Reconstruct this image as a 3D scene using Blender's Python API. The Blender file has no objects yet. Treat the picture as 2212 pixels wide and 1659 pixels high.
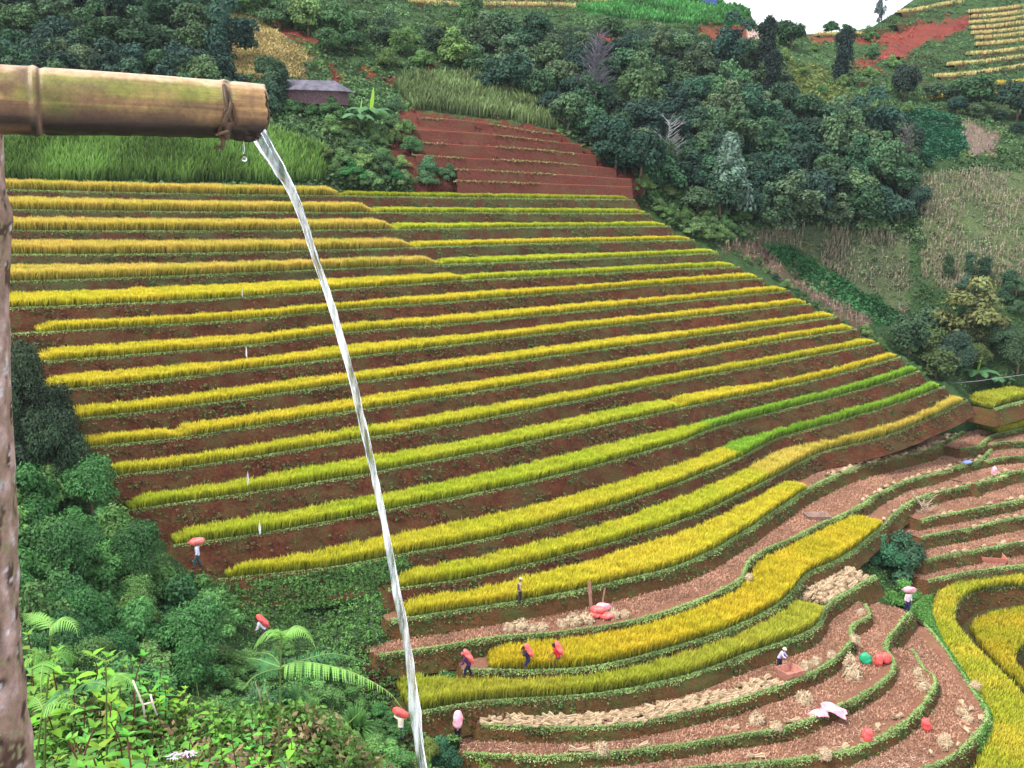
import bpy, math, random
import numpy as np
from mathutils import Vector, Matrix
rng = np.random.default_rng(11); random.seed(5)
C = bpy.context.scene.collection
S = bpy.context.scene
# ---------------------------------------------------------------- camera
F = 2372.0                       # focal length in pixels of a 2212 px wide view
PITCH, ROLL = math.radians(12.58), math.radians(2.0)
cp, sp = math.cos(PITCH), math.sin(PITCH); cr, sr = math.cos(ROLL), math.sin(ROLL)
Fv = np.array([0, cp, -sp]); U0 = np.array([0, sp, cp]); R0 = np.array([1., 0, 0])
Rv = R0*cr + U0*sr; Uv = U0*cr - R0*sr
cam_d = bpy.data.cameras.new('camera'); cam = bpy.data.objects.new('camera', cam_d); C.objects.link(cam)
cam_d.sensor_width = 36.0; cam_d.lens = 36.0*F/2212.0; cam_d.clip_start = 0.1; cam_d.clip_end = 2000
M = Matrix(((Rv[0], Uv[0], -Fv[0], 0), (Rv[1], Uv[1], -Fv[1], 0), (Rv[2], Uv[2], -Fv[2], 0), (0, 0, 0, 1)))
cam.matrix_world = M; S.camera = cam
# ---------------------------------------------------------------- sky and sun (bright overcast)
W = bpy.data.worlds.new("World"); S.world = W; W.use_nodes = True
nt = W.node_tree; nt.nodes.clear()
sky = nt.nodes.new('ShaderNodeTexSky'); sky.sky_type = 'NISHITA'; sky.sun_disc = False
bg = nt.nodes.new('ShaderNodeBackground'); bg.inputs[1].default_value = 0.10
tc = nt.nodes.new('ShaderNodeTexCoord'); nz = nt.nodes.new('ShaderNodeTexNoise')
nz.inputs['Scale'].default_value = 2.2; nz.inputs['Detail'].default_value = 6
cr_ = nt.nodes.new('ShaderNodeValToRGB')
cr_.color_ramp.elements[0].position = .3; cr_.color_ramp.elements[0].color = (8.0, 8.2, 8.6, 1)
cr_.color_ramp.elements[1].position = .7; cr_.color_ramp.elements[1].color = (11.6, 11.7, 11.9, 1)
mx = nt.nodes.new('ShaderNodeMix'); mx.data_type = 'RGBA'; mx.inputs[0].default_value = 0.86
out = nt.nodes.new('ShaderNodeOutputWorld')
nt.links.new(tc.outputs['Generated'], nz.inputs['Vector']); nt.links.new(nz.outputs['Fac'], cr_.inputs[0])
nt.links.new(sky.outputs[0], mx.inputs[6]); nt.links.new(cr_.outputs[0], mx.inputs[7])
nt.links.new(mx.outputs[2], bg.inputs[0]); nt.links.new(bg.outputs[0], out.inputs[0])
sl = bpy.data.lights.new('sun', 'SUN'); sl.energy = 2.7; sl.angle = math.radians(10); sl.color = (1, .95, .87)
sun = bpy.data.objects.new('sun', sl); C.objects.link(sun)
# the sun stands over the camera's left shoulder
sd = Vector((-0.45, -0.25, 0.86)).normalized()
sky.sun_elevation = math.asin(sd.z); sky.sun_rotation = math.atan2(sd.x, sd.y)
sun.rotation_euler = sd.to_track_quat('Z', 'Y').to_euler()
S.view_settings.view_transform = 'Standard'; S.view_settings.look = 'None'
S.view_settings.exposure = 0.9; S.view_settings.gamma = 1.0
S.cycles.max_bounces = 5; S.cycles.diffuse_bounces = 2; S.cycles.transparent_max_bounces = 6
S.cycles.use_adaptive_sampling = True
# ---------------------------------------------------------------- pixel <-> place
def ray(u, v):
    u = np.asarray(u, float); v = np.asarray(v, float)
    a = (u-1106)/F; b = -(v-829.5)/F
    d = Fv + a[..., None]*Rv + b[..., None]*Uv
    return d/d[..., 1:2]
def slope(u, v): return -ray(u, v)[..., 2]
def aty(u, v, y): return ray(u, v)*np.asarray(y, float)[..., None]
def atz(u, v, z): r = ray(u, v); return r*(z/r[..., 2])[..., None]
def uv_of(P):
    P = np.asarray(P, float); d = P@Fv
    return 1106+F*(P@Rv)/d, 829.5-F*(P@Uv)/d
def srgb(r, g, b):
    c = np.array([r, g, b])/255.; return np.where(c <= .04045, c/12.92, ((c+.055)/1.055)**2.4)
def catm(pts, step=6.0):
    p = np.array(pts, float)
    q = np.vstack([2*p[0]-p[1], p, 2*p[-1]-p[-2]]); o = []
    for i in range(1, len(q)-2):
        p0, p1, p2, p3 = q[i-1:i+3]
        a, b, c = [max(np.linalg.norm(x), 1e-6)**.5 for x in (p1-p0, p2-p1, p3-p2)]
        m1 = (p2-p1)+b*((p1-p0)/a-(p2-p0)/(a+b)); m2 = (p2-p1)+b*((p3-p2)/c-(p3-p1)/(b+c))
        n = max(2, int(np.linalg.norm(p2-p1)/step)); t = np.arange(n)[:, None]/n
        o.append((2*t**3-3*t**2+1)*p1+(t**3-2*t**2+t)*m1+(-2*t**3+3*t**2)*p2+(t**3-t**2)*m2)
    o.append(p[-1:]); return np.vstack(o)
def smooth_noise(x, seed, scale):
    r = np.random.default_rng(seed); x = np.asarray(x, float)/scale
    tb = r.uniform(-1, 1, 4096); i = np.floor(x).astype(int); f = x-i; f = f*f*(3-2*f)
    return tb[i % 4096]*(1-f)+tb[(i+1) % 4096]*f
def noise2(x, y, seed, scale):
    r = np.random.default_rng(seed); tb = r.uniform(-1, 1, (256, 256))
    x = np.asarray(x, float)/scale; y = np.asarray(y, float)/scale
    i = np.floor(x).astype(int); j = np.floor(y).astype(int); f = x-i; g = y-j
    f = f*f*(3-2*f); g = g*g*(3-2*g); i0, i1, j0, j1 = i % 256, (i+1) % 256, j % 256, (j+1) % 256
    return (tb[i0, j0]*(1-f)+tb[i1, j0]*f)*(1-g)+(tb[i0, j1]*(1-f)+tb[i1, j1]*f)*g
def inpoly(u, v, poly):
    u = np.asarray(u); v = np.asarray(v); r = np.zeros(u.shape, bool); n = len(poly)
    for i in range(n):
        x1, y1 = poly[i]; x2, y2 = poly[(i+1) % n]
        c = ((y1 > v) != (y2 > v)) & (u < (x2-x1)*(v-y1)/((y2-y1) if y2 != y1 else 1e-9)+x1)
        r ^= c
    return r
# ---------------------------------------------------------------- objects and tags
def tag(o, label=None, cat=None, group=None, kind=None):
    if label: o['label'] = label
    if cat: o['category'] = cat
    if group: o['group'] = group
    if kind: o['kind'] = kind
    return o
def empty(name, loc=(0, 0, 0), rz=0):
    o = bpy.data.objects.new(name, None); C.objects.link(o); o.location = loc; o.rotation_euler = (0, 0, rz)
    o.empty_display_size = .2; return o
def npmesh(name, V, faces, mats, parent=None, col=None, smooth=False, midx=None):
    """V (n,3); faces = list of int arrays (m,3) or (m,4); col per-vertex (n,3)"""
    me = bpy.data.meshes.new(name); V = np.asarray(V, np.float32)
    me.vertices.add(len(V)); me.vertices.foreach_set('co', V.ravel())
    fs = [np.asarray(f, np.int32) for f in faces if len(f)]
    nl = sum(f.size for f in fs); nf = sum(len(f) for f in fs)
    me.loops.add(nl); me.polygons.add(nf)
    me.loops.foreach_set('vertex_index', np.concatenate([f.ravel() for f in fs]))
    ls = []; s = 0
    for f in fs: ls.append(s+np.arange(len(f))*f.shape[1]); s += f.size
    me.polygons.foreach_set('loop_start', np.concatenate(ls).astype(np.int32))
    if midx is not None: me.polygons.foreach_set('material_index', np.asarray(midx, np.int32))
    me.polygons.foreach_set('use_smooth', np.full(nf, smooth))
    me.update(calc_edges=True)
    if col is not None:
        at = me.color_attributes.new('Col', 'FLOAT_COLOR', 'POINT')
        c = np.ones((len(V), 4), np.float32); c[:, :3] = col; at.data.foreach_set('color', c.ravel())
    for m in (mats if isinstance(mats, (list, tuple)) else [mats]): me.materials.append(m)
    o = bpy.data.objects.new(name, me); C.objects.link(o); o.parent = parent; return o
def grid_faces(nr, nc, off=0):
    i = np.arange(nr-1)[:, None]*nc+np.arange(nc-1)[None, :]; i = i.ravel()+off
    return np.stack([i, i+1, i+nc+1, i+nc], 1)
class MB:
    def __init__(s): s.v = []; s.f4 = []; s.f3 = []; s.c = []; s.n = 0
    def add(s, V, f4=None, f3=None, col=(1, 1, 1)):
        V = np.asarray(V, float)
        if f4 is not None and len(f4): s.f4.append(np.asarray(f4)+s.n)
        if f3 is not None and len(f3): s.f3.append(np.asarray(f3)+s.n)
        s.v.append(V); c = np.empty((len(V), 3)); c[:] = col; s.c.append(c); s.n += len(V); return s
    def tube(s, P, R, seg=8, col=(1, 1, 1), cap=True, squash=None):
        P = np.asarray(P, float); R = np.broadcast_to(np.asarray(R, float), (len(P),))
        T = np.gradient(P, axis=0); T /= np.linalg.norm(T, axis=1)[:, None]+1e-12
        a = np.array([0, 0, 1.]) if abs(T[0][2]) < .9 else np.array([1., 0, 0]); V = []
        for i in range(len(P)):
            x = np.cross(a, T[i]); x /= np.linalg.norm(x)+1e-9; y = np.cross(T[i], x); a = np.cross(x, T[i])*-1
            a = y
            th = np.arange(seg)*2*math.pi/seg; sq = 1 if squash is None else squash
            V.append(P[i]+R[i]*(np.cos(th)[:, None]*x+np.sin(th)[:, None]*y*sq))
        V = np.vstack(V); n = len(P); f = []
        for i in range(n-1):
            j = np.arange(seg); k = (j+1) % seg
            f.append(np.stack([i*seg+j, i*seg+k, (i+1)*seg+k, (i+1)*seg+j], 1))
        f3 = []
        if cap:
            V = np.vstack([V, P[0], P[-1]]); j = np.arange(seg); k = (j+1) % seg
            f3 = np.vstack([np.stack([k, j, np.full(seg, n*seg)], 1), np.stack([(n-1)*seg+j, (n-1)*seg+k, np.full(seg, n*seg+1)], 1)])
        return s.add(V, np.vstack(f), f3, col)
    def box(s, c, d, rot=0, col=(1, 1, 1), tilt=None):
        q = np.array([[x, y, z] for x in (-.5, .5) for y in (-.5, .5) for z in (-.5, .5)])*np.array(d)
        ca, sa = math.cos(rot), math.sin(rot); q = q@np.array([[ca, sa, 0], [-sa, ca, 0], [0, 0, 1]])
        if tilt is not None: q = q@np.array(tilt)
        return s.add(q+np.array(c), [[0, 1, 3, 2], [4, 6, 7, 5], [0, 4, 5, 1], [2, 3, 7, 6], [0, 2, 6, 4], [1, 5, 7, 3]], None, col)
    def build(s, name, mat, parent=None, smooth=False, mods=None):
        o = npmesh(name, np.vstack(s.v), [np.vstack(x) for x in (s.f4, s.f3) if x], mat, parent, np.vstack(s.c), smooth)
        return o
# ---------------------------------------------------------------- materials
def newmat(name):
    m = bpy.data.materials.new(name); m.use_nodes = True; t = m.node_tree; b = t.nodes['Principled BSDF']
    return m, t, b
def N(t, ty, **kw):
    n = t.nodes.new(ty)
    for k, v in kw.items():
        if k in n.inputs: n.inputs[k].default_value = v
        else: setattr(n, k, v)
    return n
def mixc(t, fac, a, b, mode='MIX'):
    m = N(t, 'ShaderNodeMix', data_type='RGBA', blend_type=mode)
    for i, x in ((0, fac), (6, a), (7, b)):
        if isinstance(x, bpy.types.NodeSocket): t.links.new(x, m.inputs[i])
        elif i == 0: m.inputs[0].default_value = x
        else: m.inputs[i].default_value = (*x, 1)
    return m.outputs[2]
def nfac(t, scale, lo, hi, detail=4, vec=None, rough=.6):
    n = N(t, 'ShaderNodeTexNoise', Scale=scale, Detail=detail, Roughness=rough)
    if vec is not None: t.links.new(vec, n.inputs['Vector'])
    r = N(t, 'ShaderNodeMapRange'); r.inputs[1].default_value = lo; r.inputs[2].default_value = hi
    t.links.new(n.outputs['Fac'], r.inputs[0]); return r.outputs[0]
def objvec(t, scale=(1, 1, 1), kind='Object'):
    g = N(t, 'ShaderNodeNewGeometry' if kind == 'World' else 'ShaderNodeTexCoord')
    mp = N(t, 'ShaderNodeMapping'); mp.inputs['Scale'].default_value = scale
    t.links.new(g.outputs['Position' if kind == 'World' else 'Object'], mp.inputs[0]); return mp.outputs[0]
def bump(t, b, h, strength=.4, dist=.05):
    n = N(t, 'ShaderNodeBump', Strength=strength, Distance=dist); t.links.new(h, n.inputs['Height']); t.links.new(n.outputs[0], b.inputs['Normal'])
def leafmat(name, transl=.2, rough=.7, objcol=True, var=.35):
    m, t, b = newmat(name)
    a = N(t, 'ShaderNodeAttribute', attribute_name='Col'); c = a.outputs['Color']
    if objcol:
        oi = N(t, 'ShaderNodeObjectInfo'); c = mixc(t, 1.0, c, oi.outputs['Color'], 'MULTIPLY')
    b.inputs['Roughness'].default_value = rough; b.inputs['Specular IOR Level'].default_value = .25
    t.links.new(c, b.inputs['Base Color'])
    if transl:
        tr = N(t, 'ShaderNodeBsdfTranslucent'); t.links.new(c, tr.inputs[0])
        ms = N(t, 'ShaderNodeMixShader'); ms.inputs[0].default_value = transl
        t.links.new(b.outputs[0], ms.inputs[1]); t.links.new(tr.outputs[0], ms.inputs[2])
        t.links.new(ms.outputs[0], t.nodes['Material Output'].inputs[0])
    return m
M_leaf = leafmat('foliage'); M_rice = leafmat('rice_plants', .3, .6, False); M_dry = leafmat('dry_stalks', .15, .8, False)
M_grass = leafmat('grass_blades', .3, .6, False)
def plain(name, col, rough=.7, var=.25, scale=8, spec=.3, bumpk=.2):
    m, t, b = newmat(name); f = nfac(t, scale, .35, .65, vec=objvec(t))
    c = np.array(col); t.links.new(mixc(t, f, tuple(c*(1-var)), tuple(np.minimum(c*(1+var), .95))), b.inputs['Base Color'])
    b.inputs['Roughness'].default_value = rough; b.inputs['Specular IOR Level'].default_value = spec
    if bumpk: bump(t, b, f, bumpk, .01)
    return m
def soilmat(name, c1, c2, cg, green=.5, sc=1.0, attr=False):
    m, t, b = newmat(name); v = objvec(t, kind='World')
    f1 = nfac(t, .9*sc, .38, .62, 6, v); f2 = nfac(t, 6*sc, .3, .7, 5, v, .7); f3 = nfac(t, .45*sc, .62-green*.25, .68-green*.12, 6, v, .75)
    c = mixc(t, f1, c1, c2); c = mixc(t, f2, tuple(np.array(c1)*.45), c); 
    f4 = nfac(t, 9*sc, .35, .6, 3, v, .7)
    mm = N(t, 'ShaderNodeMath', operation='MULTIPLY'); t.links.new(f3, mm.inputs[0]); t.links.new(f4, mm.inputs[1])
    c = mixc(t, mm.outputs[0], c, cg)
    t.links.new(c, b.inputs['Base Color']); b.inputs['Roughness'].default_value = .9; b.inputs['Specular IOR Level'].default_value = .1
    bump(t, b, f2, .8, .12); return m
M_riser = soilmat('red_brown_earth', srgb(94, 55, 40), srgb(122, 75, 52), srgb(70, 76, 46), .7)
M_riser_green = soilmat('overgrown_earth', srgb(98, 62, 48), srgb(88, 66, 48), srgb(74, 90, 54), .75)
M_riser_olive = soilmat('olive_brown_earth', srgb(116, 82, 52), srgb(100, 76, 46), srgb(76, 94, 50), .55)
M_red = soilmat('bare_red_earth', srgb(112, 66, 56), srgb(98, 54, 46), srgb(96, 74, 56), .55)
M_red_lit = soilmat('red_earth_lit', srgb(168, 92, 72), srgb(146, 76, 62), srgb(120, 90, 66), .4)  # lighter copy of the red earth, painting light onto the step tops
M_floor = soilmat('harvested_paddy_earth', srgb(172, 124, 102), srgb(146, 102, 82), srgb(146, 116, 84), .45, 1.3)
M_floor_rice = soilmat('paddy_floor', srgb(90, 72, 44), srgb(74, 66, 40), srgb(70, 84, 40), .9)
def covermat():
    m, t, b = newmat('hillside_cover'); v = objvec(t, kind='World')
    a = N(t, 'ShaderNodeAttribute', attribute_name='Col')
    f = nfac(t, 3.5, .3, .7, 6, v, .7); g = nfac(t, .35, .35, .65, 5, v)
    c = mixc(t, f, (.42, .42, .42), (1.25, 1.25, 1.25)); c2 = mixc(t, g, (.78, .8, .85), (1.12, 1.1, 1.0))
    c = mixc(t, 1, c, c2, 'MULTIPLY'); c = mixc(t, 1, a.outputs['Color'], c, 'MULTIPLY'); t.links.new(c, b.inputs['Base Color'])
    b.inputs['Roughness'].default_value = .9; b.inputs['Specular IOR Level'].default_value = .1; bump(t, b, f, .9, .3); return m
M_cover = covermat()
M_bark = plain('bark', srgb(110, 92, 78), .85, .35, 12)
M_straw = leafmat('straw', .2, .8, False)
# ---------------------------------------------------------------- terrace lips, traced, each a level contour
L = {
1:[(-160,406),(0,411),(233,417),(500,422),(737,425),(1000,429),(1370,433)],
2:[(-160,451),(30,455),(333,459),(733,461),(1070,462),(1404,463)],
3:[(-160,498),(20,500),(333,501),(733,499),(1170,493),(1447,490)],
4:[(-160,550),(20,552),(333,551),(733,542),(1170,528),(1500,520)],
5:[(-160,614),(15,611),(233,604),(467,595),(733,583),(947,574),(1170,566),(1551,548)],
6:[(-100,672),(17,668),(233,660),(500,646),(737,628),(1010,608),(1237,596),(1475,583),(1598,578)],
7:[(-60,730),(85,721),(333,706),(533,693),(737,672),(970,655),(1237,633),(1475,614),(1646,603)],
8:[(-20,790),(95,784),(333,766),(533,749),(747,721),(1004,700),(1237,676),(1475,653),(1705,630)],
9:[(30,852),(105,847),(333,826),(533,801),(770,773),(1004,745),(1237,716),(1475,689),(1750,658)],
10:[(70,917),(140,911),(333,890),(533,863),(777,828),(1004,798),(1237,766),(1475,733),(1808,686)],
11:[(120,977),(383,949),(567,921),(787,887),(1004,853),(1237,816),(1475,777),(1675,740),(1850,713)],
12:[(185,1040),(467,1003),(733,959),(1004,915),(1237,870),(1475,823),(1708,780),(1898,743)],
13:[(278,1107),(500,1073),(737,1036),(1070,973),(1237,936),(1475,884),(1708,835),(1808,811),(1945,773)],
14:[(376,1182),(600,1150),(837,1105),(1137,1046),(1404,976),(1475,955),(1551,925),(1741,875),(1875,840),(1988,803)],
15:[(472,1255),(633,1238),(737,1225),(870,1200),(1070,1163),(1270,1111),(1475,1043),(1608,987),(1675,952),(1808,913),(1941,873),(2040,836)],
16:[(840,1277),(1004,1253),(1137,1223),(1270,1190),(1404,1150),(1525,1107),(1608,1066),(1700,1018),(1775,980),(1908,946),(2008,906),(2090,866)],
17:[(840,1344),(1004,1319),(1137,1299),(1304,1266),(1475,1221),(1575,1173),(1675,1106),(1751,1055),(1841,1015),(1920,993),(2012,970),(2069,940),(2118,912),(2142,898),(2190,880)],
18:[(815,1419),(970,1396),(1037,1383),(1204,1369),(1370,1343),(1475,1311),(1541,1286),(1602,1252),(1618,1218),(1641,1196),(1708,1167),(1775,1133),(1841,1104),(1908,1063),(1960,1040),(2032,1021),(2081,1005),(2118,995),(2132,982),(2150,965)],
19:[(1000,1450),(1170,1451),(1304,1439),(1475,1396),(1608,1349),(1675,1313),(1715,1279),(1741,1246),(1808,1213),(1860,1180),(1915,1130),(1950,1098),(1999,1072),(2059,1058),(2105,1046),(2169,1031),(2180,1020)],
20:[(870,1548),(1037,1519),(1170,1511),(1304,1499),(1475,1466),(1641,1406),(1708,1383),(1765,1353),(1785,1316),(1821,1286),(1890,1246)],
21:[(1040,1570),(1204,1575),(1370,1565),(1475,1543),(1608,1509),(1725,1469),(1808,1423),(1838,1389),(1843,1355),(1880,1330),(1872,1308)],
22:[(1000,1630),(1204,1636),(1475,1612),(1608,1589),(1725,1567),(1808,1529),(1858,1506),(1925,1456),(1931,1425),(1915,1395),(1938,1357),(1968,1322)],
23:[(1100,1690),(1400,1672),(1575,1656),(1775,1636),(1841,1621),(1941,1573),(2008,1506),(2021,1466),(1998,1446),(1975,1406)],
24:[(1500,1740),(1900,1700),(2008,1658),(2075,1626),(2125,1573),(2135,1539),(2101,1489),(2068,1439),(2041,1399),(1995,1345)],
# opposite flank on the right
31:[(2075,972),(2118,963),(2137,946),(2165,937),(2212,927),(2400,905)],
32:[(2140,962),(2162,957),(2212,955),(2400,945)],
33:[(2130,998),(2152,992),(2212,987),(2400,975)],
34:[(2110,1048),(2149,1029),(2212,1018),(2400,1000)],
35:[(1990,1125),(2019,1117),(2052,1112),(2118,1099),(2158,1091),(2212,1080),(2400,1050)],
36:[(1990,1163),(2006,1158),(2052,1150),(2105,1141),(2158,1127),(2212,1118),(2400,1085)],
37:[(2000,1213),(2021,1207),(2066,1198),(2132,1186),(2212,1172),(2400,1150)],
38:[(2005,1256),(2039,1248),(2079,1240),(2145,1231),(2212,1223),(2400,1205)],
39:[(2400,1262),(2212,1264),(2150,1266),(2100,1279),(2068,1305),(2058,1336),(2075,1372),(2108,1409),(2150,1450),(2212,1516),(2330,1640)],
40:[(2400,1362),(2260,1372),(2212,1388),(2188,1412),(2183,1440),(2198,1458),(2250,1476),(2400,1540)],
41:[(2150,885),(2212,868),(2400,850)],
}
NX = [1,2,3,4,5,6,7,8,9,10,11,12,13,14,15,16,17,18,19,20]
ZL = {}; LU = {}; LP = {}
for k, p in L.items():
    c = catm(p); LU[k] = c
    if k <= 20:
        j = np.argmin(abs(c[:, 0]-1000)); t = float(slope(*c[j])); ZL[k] = -t*58.2/(t+.476)
ZL[20] = -31.2; ZL[21] = -32.1; ZL[22] = -32.8; ZL[23] = -33.4; ZL[24] = -34.1
ZL.update({41: -25.6, 31: -28.6, 32: -29.0, 33: -29.6, 34: -30.2, 35: -31.2, 36: -32.0, 37: -33.0, 38: -34.0, 39: -35.1, 40: -36.6})
UP = {k: k-1 for k in range(2, 25)}; UP.update({31: None, 32: 31, 33: 32, 34: 33, 35: 34, 36: 35, 37: 36, 38: 37, 39: 38, 40: 39, 41: None, 1: None})
for k, c in LU.items():
    LP[k] = atz(c[:, 0], c[:, 1], np.full(len(c), ZL[k]))
for k in range(2, 17):                      # keep every floor at least a stride wide
    yu = np.interp(LU[k][:, 0], LU[k-1][:, 0], LP[k-1][:, 1]); P = LP[k]
    lim = yu-1.75; s = np.minimum(1, lim/P[:, 1]); kk = np.ones(25)/25
    s = np.convolve(np.pad(s, 12, 'edge'), kk, 'valid'); LP[k] = P*s[:, None]
# ---------------------------------------------------------------- the hillside under and around the terraces: a smooth depth field
ctl = []
for k in LP:
    if k in (41,): continue
    c, P = LU[k], LP[k]
    for i in np.linspace(0 if k < 7 or k > 20 else len(c)//12, len(c)-1, 9 if k < 25 else 4).astype(int): ctl.append((c[i, 0], c[i, 1], P[i, 1]+(4.0 if k < 17 else 4.5)))
for k in range(7, 21): ctl += [(LU[k][0, 0]-22, LU[k][0, 1]+4, LP[k][0, 1]+.4), (LU[k][0, 0]-14, LU[k][0, 1]+26, LP[k][0, 1]-.5)]
yl = lambda k, u: float(np.interp(u, LU[k][:, 0], LP[k][:, 1]))
for u in (-160, 0, 200, 400, 600, 800, 1000, 1200, 1350): ctl.append((u, 398 if u < 900 else 415, yl(1, u)+2.2))
ctl += [(-200,290,103),(100,290,105),(400,290,108),(700,300,112),(-200,150,121),(200,150,124),(480,150,126),(-200,0,142),(200,0,146),(500,0,150),
 (700,200,124),(700,60,146),(900,100,146),(900,200,132),(860,300,118),(860,380,110),(1000,250,126),(1200,270,129),(1370,400,120),(1300,340,124),(1100,340,119),(1000,400,113),(1200,410,117),
 (1000,0,185),(1300,0,195),(1600,0,200),(1100,100,160),(1300,150,152),(1300,230,140),(1500,100,172),(1500,200,152),(1500,300,137),(1450,400,125),(1550,450,124),
 (1640,40,198),(1690,90,192),(1750,80,205),(1900,75,215),(1760,170,168),(1700,250,150),(1700,350,138),(1700,450,130),(1650,520,126),(1750,560,128),(1850,450,134),(1900,300,150),(1900,200,170),
 (2000,130,200),(2000,40,225),(2200,0,235),(2400,0,240),(2200,120,205),(2200,200,185),(2060,280,158),(2200,300,158),(2200,400,143),(2000,400,142),(2400,300,158),(2400,500,136),(2200,500,134),(2000,500,133),(2200,620,127),(2000,620,126),
 (1800,650,124),(1900,700,122),(1950,760,121),(2050,700,122),(2200,750,121),(2000,800,119),(2100,850,118),(2200,840,118),(2400,800,120),(1650,570,124),(1720,610,125),(1860,690,122),
 (-200,760,72),(0,760,71),(-200,1000,61),(0,1000,61),(60,900,65),(100,1100,59),(-200,1200,53),(100,1250,53),(300,1250,57),(350,1350,56),(0,1400,48),(300,1400,52),(470,1320,59),(600,1280,62),(500,1400,56),(700,1330,61.5),(780,1300,62.5),
 (700,1420,58),(820,1450,58),(800,1520,56),(930,1500,58),(600,1520,51),(300,1550,45),(0,1600,40),(900,1600,54),(990,1600,54.5),(700,1650,48),(860,1650,51),(1000,1700,51),(400,1700,40),(0,1900,33),(600,1900,37),(1200,1900,44),(1800,1900,48),(2300,1900,53),(2400,1700,58),(2300,1600,64),
 (1960,1140,98),(1930,1200,91),(1980,1250,89),(1990,1300,87),(2030,1300,89)]
ctl = np.array(ctl, float)
sc_ = np.array([1/300., 1/220.])
X = ctl[:, :2]*sc_; D2 = ((X[:, None]-X[None])**2).sum(-1); Kr = np.sqrt(D2)
A_ = np.block([[-Kr+np.eye(len(X))*.006, np.c_[np.ones(len(X)), X]], [np.c_[np.ones(len(X)), X].T, np.zeros((3, 3))]])
wr = np.linalg.solve(A_, np.r_[np.log(ctl[:, 2]), 0, 0, 0])
def ybase(u, v):
    u = np.atleast_1d(np.asarray(u, float)); v = np.atleast_1d(np.asarray(v, float)); sh = u.shape; q = np.c_[u.ravel(), v.ravel()]*sc_; o = np.empty(len(q))
    for i in range(0, len(q), 20000):
        b = q[i:i+20000]; d = np.sqrt(((b[:, None]-X[None])**2).sum(-1)); o[i:i+20000] = -d@wr[:-3]+wr[-3]+b@wr[-2:]
    return np.exp(o).reshape(sh)
def base(u, v): y = ybase(u, v); return ray(np.atleast_1d(u), np.atleast_1d(v))*y[..., None]
skyl = np.array([(-300,-140),(1480,-140),(1540,-30),(1565,8),(1600,12),(1618,24),(1628,44),(1640,58),(1665,56),(1690,66),(1735,74),(1790,72),(1850,66),(1890,56),(1915,40),(1945,22),(1985,-6),(2020,-40),(2100,-140),(2500,-140)], float)
def vsky(u): return np.interp(u, skyl[:, 0], skyl[:, 1])
COV = [  # polygon in view, colour of what grows or lies there
 ([(-300,-200),(2500,-200),(2500,2000),(-300,2000)], srgb(72, 100, 62)),
 ([(-300,-200),(490,-200),(500,290),(-300,290)], srgb(46, 68, 50)),
 ([(1000,60),(1500,70),(1620,100),(1700,250),(1960,260),(1980,470),(1700,490),(1500,470),(1390,400),(1180,240),(1040,180)], srgb(46, 68, 52)),
 ([(470,40),(520,28),(600,70),(664,112),(655,170),(560,168),(500,165),(475,110)], srgb(134, 120, 82)),
 ([(590,48),(640,58),(700,90),(690,104),(610,78)], srgb(136, 72, 62)),
 ([(700,140),(735,150),(738,182),(712,176)], srgb(136, 66, 54)), ([(776,138),(800,148),(806,178),(785,172)], srgb(150, 74, 54)),
 ([(810,160),(860,165),(870,185),(820,182)], srgb(128, 62, 60)), ([(915,140),(935,150),(940,175),(915,172)], srgb(146, 72, 60)),
 ([(1022,62),(1060,66),(1120,72),(1135,90),(1080,84),(1040,90)], srgb(196, 152, 146)), ([(1282,76),(1330,74),(1342,90),(1300,102)], srgb(156, 74, 58)),
 ([(1500,60),(1600,52),(1625,78),(1540,84)], srgb(136, 78, 62)),
 ([(1596,78),(1622,60),(1660,54),(1668,62),(1640,78)], srgb(226, 196, 186)),
 ([(1240,16),(1400,-2),(1560,-20),(1625,30),(1590,54),(1480,52),(1320,38)], srgb(56, 116, 58)),
 ([(900,-30),(1560,-40),(1560,6),(1100,14),(910,8)], srgb(132, 112, 88)),
 ([(1740,80),(1860,80),(1960,58),(2050,42),(2094,34),(2092,66),(2040,80),(1990,100),(1945,128),(1880,138),(1890,118),(1925,98),(1870,90),(1760,92)], srgb(150, 76, 66)),
 ([(1845,132),(1890,136),(1885,152),(1850,148)], srgb(140, 74, 62)),
 ([(1690,130),(1780,145),(1830,215),(1790,235),(1700,200)], srgb(92, 106, 56)),
 ([(1955,235),(2070,250),(2090,320),(2060,345),(1985,350),(1960,300)], srgb(40, 80, 60)),
 ([(2080,260),(2150,290),(2160,340),(2090,330)], srgb(150, 130, 120)),
 ([(1600,500),(1700,488),(1960,500),(1965,600),(1960,700),(1860,650),(1700,560)], srgb(96, 110, 80)),
 ([(1985,385),(2100,370),(2400,370),(2400,610),(2200,640),(2060,640),(1990,600)], srgb(104, 120, 82)),
 ([(1640,530),(1700,530),(1800,590),(1960,690),(1900,705),(1800,655),(1720,610)], srgb(50, 92, 58)),
 ([(1560,530),(1640,526),(1720,580),(1890,690),(1860,720),(1740,640)], srgb(116, 104, 84)),
 ([(860,240),(1100,258),(1210,285),(1400,400),(1380,425),(900,425),(830,330)], srgb(118, 68, 58)),
 ([(-300,290),(560,285),(720,330),(720,400),(-300,405)], srgb(58, 92, 46)),
 ([(850,180),(1100,200),(1200,270),(1100,262),(880,240)], srgb(88, 108, 66)),
 ([(790,1390),(870,1380),(900,1440),(860,1500),(800,1500)], srgb(82, 46, 38)),
 ([(840,1500),(900,1480),(920,1659),(870,1659)], srgb(90, 50, 42)),
]
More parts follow.
